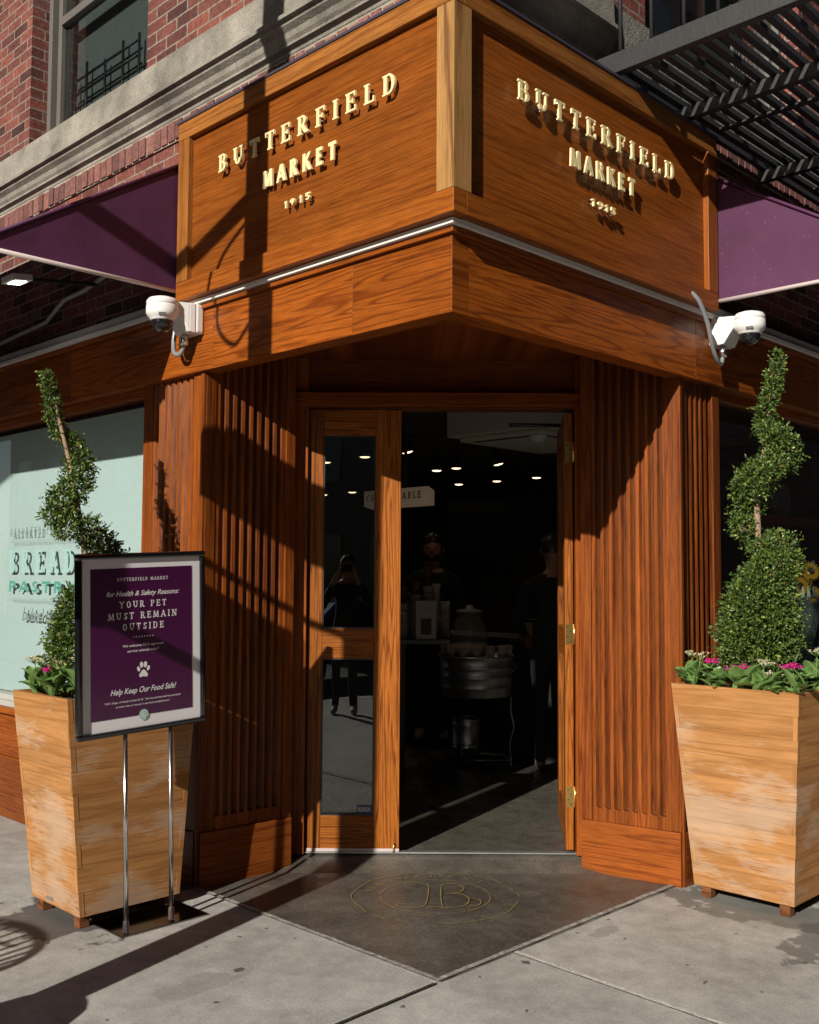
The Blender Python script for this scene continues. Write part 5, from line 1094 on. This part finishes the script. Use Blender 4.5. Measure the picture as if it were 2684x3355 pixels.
# behind the dark window: a shelf of glass jars and a wrapped bunch of sunflowers
ws = thing('wall_shelf', (-.5, 3.9, 1.9), 'dim wooden shelf behind the dark window glass', 'shelf')
b = MB(); b.box(-.62, -.38, 3.0, 5.6, 1.93, 1.97, g='y'); b.build('shelf_board', M['fascia'], ws, bevel=.003)
for y in (3.1, 5.5): b = MB(); b.box(-.6, -.58, y, y + .03, .1, 1.93, g='z'); b.build('shelf_upright', M['counter'], ws)
for k, (y, h) in enumerate(((3.25, .2), (3.42, .16), (3.58, .22), (3.76, .18), (3.93, .2))):
    t = thing('glass_jar', (-.48, y, 1.97), ('squat glass jar nearest the topiary on the shelf', 'short clear jar second along the window shelf', 'tallest glass jar on the window shelf', 'clear jar just beyond the tallest one on the shelf', 'glass jar furthest along the window shelf')[k], 'jar', 'glass jars on the window shelf')
    b = MB(); b.lathe([(0, 0), (.055, 0), (.06, .02), (.06, h - .04), (.045, h - .015), (.045, h)], (-.48, y, 1.971), 20); b.build('jar_body', M['jar'], t)
    b = MB(); b.lathe([(.048, h), (.048, h + .02), (.01, h + .03), (0, h + .03)], (-.48, y, 1.972), 16); b.build('jar_lid', M['galv'], t)
bq = thing('sunflower_bunch', (-.32, 3.9, .8), 'wrapped bunch of yellow sunflowers standing inside the dark window', 'flowers')
b = MB(); b.lathe([(.03, 0), (.05, .3), (.1, .52), (.13, .66)], (-.32, 3.9, .78), 18); b.build('clear_wrap', M['jar'], bq)
st_ = MB()
for k, (dx, dy, dz) in enumerate(((.02, -.1, .72), (.05, .03, .66), (-.04, .1, .75), (.06, -.02, .82), (-.05, -.06, .84))):
    h = Vector((-.32 + dx, 3.9 + dy, .78 + dz)); st_.tube([(-.32, 3.9, .8), h], .005, 6); fd = Vector((.8, -.5, .25)).normalized(); fa = fd.cross(Vector((0, 0, 1))).normalized(); fb_ = fd.cross(fa); hb2 = MB()
    for q in range(18):
        a = 2 * math.pi * q / 18; e = fa * math.cos(a) + fb_ * math.sin(a); n_ = fa * -math.sin(a) + fb_ * math.cos(a)
        hb2.face([h + e * .02, h + e * .045 + n_ * .011, h + e * .068 + fd * .01, h + e * .045 - n_ * .011])
    fl_ = hb2.build('flower_head', M['yellow'], bq); cb = MB(); cb.lathe([(0, .012), (.018, .008), (.024, 0), (0, -.004)], (0, 0, 0), 14, Matrix.Translation(h) @ fd.to_track_quat('Z', 'Y').to_matrix().to_4x4()); cb.build('flower_centre', M['cupbrown'], fl_)
st_.build('stems', M['leafbig'], bq)
# ------------------------------------------------------------------ people
def person(name, loc, rz, H, label, shirt, trousers, pose, beard=False):
    root = thing(name, loc, label, 'person'); k = H / 1.78
    V, E, Rr, mid = [], [], [], []
    def v(p, r, m_=0): V.append(Vector(p) * k); Rr.append(r * k); mid.append(m_); return len(V) - 1
    def chain(a, pts):
        for p, r, m_ in pts: i = v(p, r, m_); E.append((a, i)); a = i
        return a
    pel = v((0, 0, .95), .15, 2); ch = chain(pel, [((0, .0, 1.1), .135, 1), ((0, .01, 1.27), .15, 1), ((0, .01, 1.4), .13, 1)])
    nk = chain(ch, [((0, .005, 1.49), .06, 0), ((0, -.01, 1.56), .062, 0)])
    chain(nk, [((0, -.018, 1.62), .088, 0), ((0, -.012, 1.69), .094, 0), ((0, -.005, 1.745), .06, 0)])
    for s in (-1, 1):
        hipl = chain(pel, [((s * .095, 0, .88), .098, 2), ((s * .1, -.01, .68), .078, 2), ((s * .1, -.005, .5), .06, 2), ((s * .1, .015, .3), .055, 2), ((s * .1, .02, .12), .045, 2)])
        chain(hipl, [((s * .105, .0, .055), .045, 3), ((s * .11, -.09, .04), .042, 3), ((s * .115, -.16, .03), .03, 3)])
        e_, wr = pose[s]
        sh = chain(ch, [((s * .12, .01, 1.4), .075, 1), ((s * .19, .01, 1.38), .068, 1)])
        el = chain(sh, [(((s * .19 + e_[0]) / 2, (.01 + e_[1]) / 2, (1.38 + e_[2]) / 2), .053, 1), (e_, .045, 1)])
        hd = chain(el, [(tuple((a + c) / 2 for a, c in zip(e_, wr)), .042, 1), (wr, .03, 0)])
        dv = (Vector(wr) - Vector(e_)).normalized(); sd_ = Vector((0, 0, 1)).cross(dv); sd_ = sd_.normalized() if sd_.length > .1 else Vector((0, 1, 0))
        pm = chain(hd, [(tuple(Vector(wr) + dv * .05), .036, 0)])
        for j in (-1.5, -.5, .5, 1.5):
            b0 = Vector(wr) + dv * .08 + sd_ * j * .02; L_ = .075 - abs(j - .2) * .009
            chain(pm, [(tuple(b0), .011, 0), (tuple(b0 + dv * L_ * .5 + Vector((0, 0, -.006))), .0095, 0), (tuple(b0 + dv * L_ * .9 + Vector((0, 0, -.024))), .008, 0)])
        chain(pm, [(tuple(Vector(wr) + dv * .045 - sd_ * s * .04), .012, 0), (tuple(Vector(wr) + dv * .08 - sd_ * s * .05), .01, 0)])
    me = bpy.data.meshes.new('body'); me.from_pydata([tuple(q) for q in V], E, []); o = bpy.data.objects.new('body', me); C.objects.link(o)
    sk = o.modifiers.new('skin', 'SKIN'); sk.use_smooth_shade = True
    for i, d in enumerate(me.skin_vertices[0].data): d.radius = (Rr[i], Rr[i] * (.72 if mid[i] in (1, 2) and Rr[i] > .12 * k else 1)); d.use_root = (i == 0)
    ss = o.modifiers.new('sub', 'SUBSURF'); ss.levels = ss.render_levels = 2
    bpy.context.view_layer.update()
    m2 = bpy.data.meshes.new_from_object(o.evaluated_get(bpy.context.evaluated_depsgraph_get())); bpy.data.objects.remove(o)
    mats = [M['skin'], shirt, trousers, M['shoe']]
    for q in mats: m2.materials.append(q)
    from mathutils import kdtree
    kd = kdtree.KDTree(len(V)); [kd.insert(p, i) for i, p in enumerate(V)]; kd.balance()
    for p in m2.polygons: p.material_index = mid[kd.find(p.center)[1]]; p.use_smooth = True
    o = bpy.data.objects.new('body', m2); C.objects.link(o)
    hb = MB()
    for i in range(14):
        for j in range(24):
            def hp(i, j):
                th = math.pi * .62 * i / 14; ph = 2 * math.pi * j / 24; front = max(0, -math.sin(ph)); t2 = th * (1 - .42 * front)
                q = Vector((.098 * math.sin(t2) * math.cos(ph), .112 * math.sin(t2) * math.sin(ph) + .004, 1.675 + .118 * math.cos(t2))); return q * k * (1 + .012 * noise.noise(q * 34))
            hb.face([hp(i, j), hp(i + 1, j), hp(i + 1, j + 1), hp(i, j + 1)], sm=True)
    hair = hb.build('hair', M['hair'])
    fb = MB(); fb.lathe([(0, .03), (.008, .022), (.016, .0), (.012, -.008), (0, -.01)], (0, -.108 * k, 1.645 * k), 10, sx=.9, sy=1.1)
    for s in (-1, 1): fb.lathe([(0, .03), (.01, .024), (.013, 0), (.008, -.026), (0, -.03)], (s * .094 * k, .0, 1.645 * k), 10, sx=.6, sy=1.5)
    face = fb.build('nose_and_ears', M['skin'])
    eb = MB()
    for s in (-1, 1): eb.lathe([(0, .008), (.011, .003), (.012, -.003), (0, -.008)], (s * .034 * k, -.088 * k, 1.662 * k), 10, sy=.7)
    eb.box(-.024 * k, .024 * k, -.104 * k, -.094 * k, 1.598 * k, 1.604 * k); eyes = eb.build('eyes_and_mouth', M['hair'])
    extra = []
    if beard:
        bb = MB()
        for i in range(8):
            for j in range(12):
                def bp(i, j):
                    a = math.pi * (1.08 + .84 * j / 12); z = 1.545 + .055 * i / 8; r_ = .078 + .014 * math.sin(math.pi * i / 8)
                    return Vector((r_ * math.cos(a), (r_ + .02) * math.sin(a) - .006, z)) * k
                bb.face([bp(i, j), bp(i, j + 1), bp(i + 1, j + 1), bp(i + 1, j)], sm=True)
        extra = [bb.build('beard', M['hair'])]
    for q in [o, hair, face, eyes] + extra: q.parent = root
    root.rotation_euler = (0, 0, rz); return root
person('person', (-3.6, 3.72, .12), R(40), 1.80, 'dark haired bearded person standing behind the counter facing the street', M['cloth'], M['cloth'], {-1: ((-.27, -.02, 1.12), (-.16, -.26, 1.1)), 1: ((.27, -.02, 1.12), (.1, -.28, 1.06))}, True)
person('person', (-2.2, 3.62, .05), R(215), 1.84, 'short haired person in black seen from behind at the open door', M['cloth'], M['cloth'], {-1: ((-.27, .0, 1.1), (-.22, -.2, .98)), 1: ((.27, .0, 1.1), (.22, -.2, .98))})

# ------------------------------------------------------------------ street furniture and buildings round the corner (their shadows and reflections reach the picture)
lp = thing('signal_pole', (-.63, -2.15, 0), 'tall grey signal pole on the pavement whose shadow crosses the shop front', 'signal pole')
PX, PY = -.63, -2.15
b = MB(); b.tube([(PX - .05, PY, 0), (PX, PY, 4.4), (PX, PY, 4.42), (PX + .03, PY, 8)], [.094, .09, .084, .08], 20); b.build('pole_shaft', M['iron'], lp)
b = MB(); b.lathe([(.19, 0), (.19, .42), (.16, .47), (.11, .5)], (PX, PY, .004), 16); b.build('pole_base', M['iron'], lp)
b = MB(); b.tube([(PX - .03, PY - .03, 4.38), (PX - 1.5, PY - 1.5, 4.40), (PX - 3.4, PY - 3.4, 4.55)], [.05, .045, .035], 12); b.build('mast_arm', M['iron'], lp)
b = MB(); b.tube(arc_path([(PX - .1, PY, 4.25), (PX - .3, PY, 4.1), (PX - .36, PY, 3.85), (PX - .22, PY, 3.72), (PX - .1, PY, 3.8)]), .012, 8); b.build('hanging_cable', M['dark'], lp)
b = MB(); b.box(PX - .66, PX - .29, PY - .12, PY + .06, 2.04, 2.55); b.build('signal_head', M['iron'], lp, bevel=.02)
b = MB(); b.tube([(PX, PY, 2.06), (PX - .5, PY, 2.06)], .03, 10); b.tube([(PX, PY, 2.68), (PX - .5, PY, 2.68)], .022, 10); b.build('signal_bracket', M['iron'], lp)
b = MB(); b.box(PX - .5, PX - .08, PY - .05, PY + .25, 3.02, 3.34); b.build('control_box', M['iron'], lp, bevel=.01)
lb_ = thing('litter_bin', (-1.19, -3.1, 0), 'round slatted steel litter bin on the pavement by the kerb', 'litter bin')
b = MB()
for k in range(30):
    a = 2 * math.pi * k / 30; r0, r1 = .24, .36; P0 = Vector((-1.19 + r0 * math.cos(a), -3.1 + r0 * math.sin(a), .06)); P1 = Vector((-1.19 + r0 * 1.1 * math.cos(a), -3.1 + r0 * 1.1 * math.sin(a), .7)); P2 = Vector((-1.19 + r1 * math.cos(a), -3.1 + r1 * math.sin(a), .93)); b.tube([P0, P1, P2], .011, 6)
b.build('slat_cage', M['iron'], lb_)
for nme, r_, z in (('top_ring', .36, .93), ('middle_ring', .255, .5), ('bottom_ring', .24, .06)):
    b = MB(); b.tube([(-1.19 + r_ * math.cos(2 * math.pi * k / 32), -3.1 + r_ * math.sin(2 * math.pi * k / 32), z) for k in range(33)], .018, 8); b.build(nme, M['iron'], lb_)
b = MB(); b.lathe([(0, .004), (.235, .004), (.235, .06)], (-1.19, -3.1, 0), 24); b.build('base_pan', M['iron'], lb_)
def block(x0, x1, y0, y1, h, lab, faces, mt):
    t = thing('apartment_building', ((x0 + x1) / 2, (y0 + y1) / 2, 0), lab, 'building')
    b = MB(); b.box(x0, x1, y0, y1, -.18, h, M=None)
    for i in range(len(b.uv)): b.uv[i] = [(p[0], p[1]) for p in b.uv[i]]
    b.build('masonry_wall', mt, t)
    w0 = None
    for (ax, pos_, a0, a1) in faces:
        a = a0
        while a < a1:
            z = 1.2
            while z < min(h - 2, 22):
                b = MB()
                if ax == 'y': b.box(a, a + 1.1, pos_ - .03, pos_ + .03, z, z + 1.7)
                else: b.box(pos_ - .03, pos_ + .03, a, a + 1.1, z, z + 1.7)
                if w0 is None or w0[0] != ax: o = b.build('window', M['greenpane'], t); w0 = (ax, o, a, pos_, z)
                else:
                    o = w0[1].copy(); C.objects.link(o); o.parent = t; o.matrix_parent_inverse = w0[1].matrix_parent_inverse.copy(); o.location = (a - w0[2], pos_ - w0[3], z - w0[4]) if ax == 'y' else (pos_ - w0[3], a - w0[2], z - w0[4])
                z += 3.3
            a += 2.6
block(-40, -2.2, -34, -16, 46, 'brick apartment block across the side street', [('y', -16, -39, -4)], M['brick'])
block(16, 34, -40, -14, 48, 'stone apartment block diagonally across the junction', [('y', -14, 17, 33), ('x', 16, -39, -16)], M['rough'])
block(16, 34, -3, 140, 44, 'brick apartment block across the avenue', [('x', 16, -2, 30)], M['brick'])
# parked car mirrored in the door glass
cr = thing('parked_car', (8.0, -6.4, -.19), 'blue car parked across the junction and mirrored in the door pane', 'car')
prof = [(-2.1, .35), (-2.12, .62), (-2.0, .82), (-1.3, .9), (-.75, 1.32), (.55, 1.36), (1.25, .98), (1.95, .86), (2.12, .6), (2.08, .34)]
b = MB(); b.prism([(8 + x, -7.2, z - .19) for x, z in prof], (0, 1.65, 0)); b.build('car_body', M['bluecar'], cr, bevel=.06)
gp = [(-1.15, .93), (-.72, 1.27), (.5, 1.3), (1.1, .98)]
b = MB(); b.prism([(8 + x, -7.21, z - .19) for x, z in gp], (0, 1.67, 0)); b.build('side_windows', M['greenpane'], cr)
for x in (-1.35, 1.35):
    for y in (-7.19, -5.56):
        b = MB(); b.lathe([(0, -.1), (.24, -.1), (.32, -.08), (.32, .08), (.24, .1), (0, .1)], (0, 0, 0), 24, Matrix.Translation((8 + x, y, .13)) @ Matrix.Rotation(R(90), 4, 'X')); wv = b.build('wheel', M['tyre'], cr)
        b = MB(); b.lathe([(0, .12), (.2, .105), (.21, .09)], (0, 0, 0), 20, Matrix.Translation((8 + x, y, .13)) @ Matrix.Rotation(R(-90), 4, 'X')); b.build('rim', M['chrome'], wv)
cr.location = (6.16, -8.2, -.19)
person('person', (2.38, -3.66, 0), R(225), 1.78, 'person in dark clothes standing on the pavement, mirrored in the lower door glass', M['cloth'], M['cloth'], {-1: ((-.27, -.1, 1.2), (-.11, -.2, 1.53)), 1: ((.27, -.1, 1.2), (.11, -.2, 1.53))})
QC = Matrix.Translation((2.38, -3.66, 0)) @ Matrix.Rotation(R(225), 4, 'Z')
hc = thing('hand_camera', QC @ Vector((0, -.2, 1.62)), 'black camera held up to the face of the person mirrored in the glass', 'camera')
b = MB(); b.box(-.07, .07, -.23, -.16, 1.57, 1.67, M=QC); b.build('camera_body', M['black'], hc, bevel=.008)
b = MB(); b.lathe([(0, 0), (.036, 0), (.04, .07), (.03, .075), (0, .07)], (0, 0, 0), 20, QC @ Matrix.Translation((0, -.23, 1.615)) @ Matrix.Rotation(R(90), 4, 'X')); b.build('camera_lens', M['black'], hc)
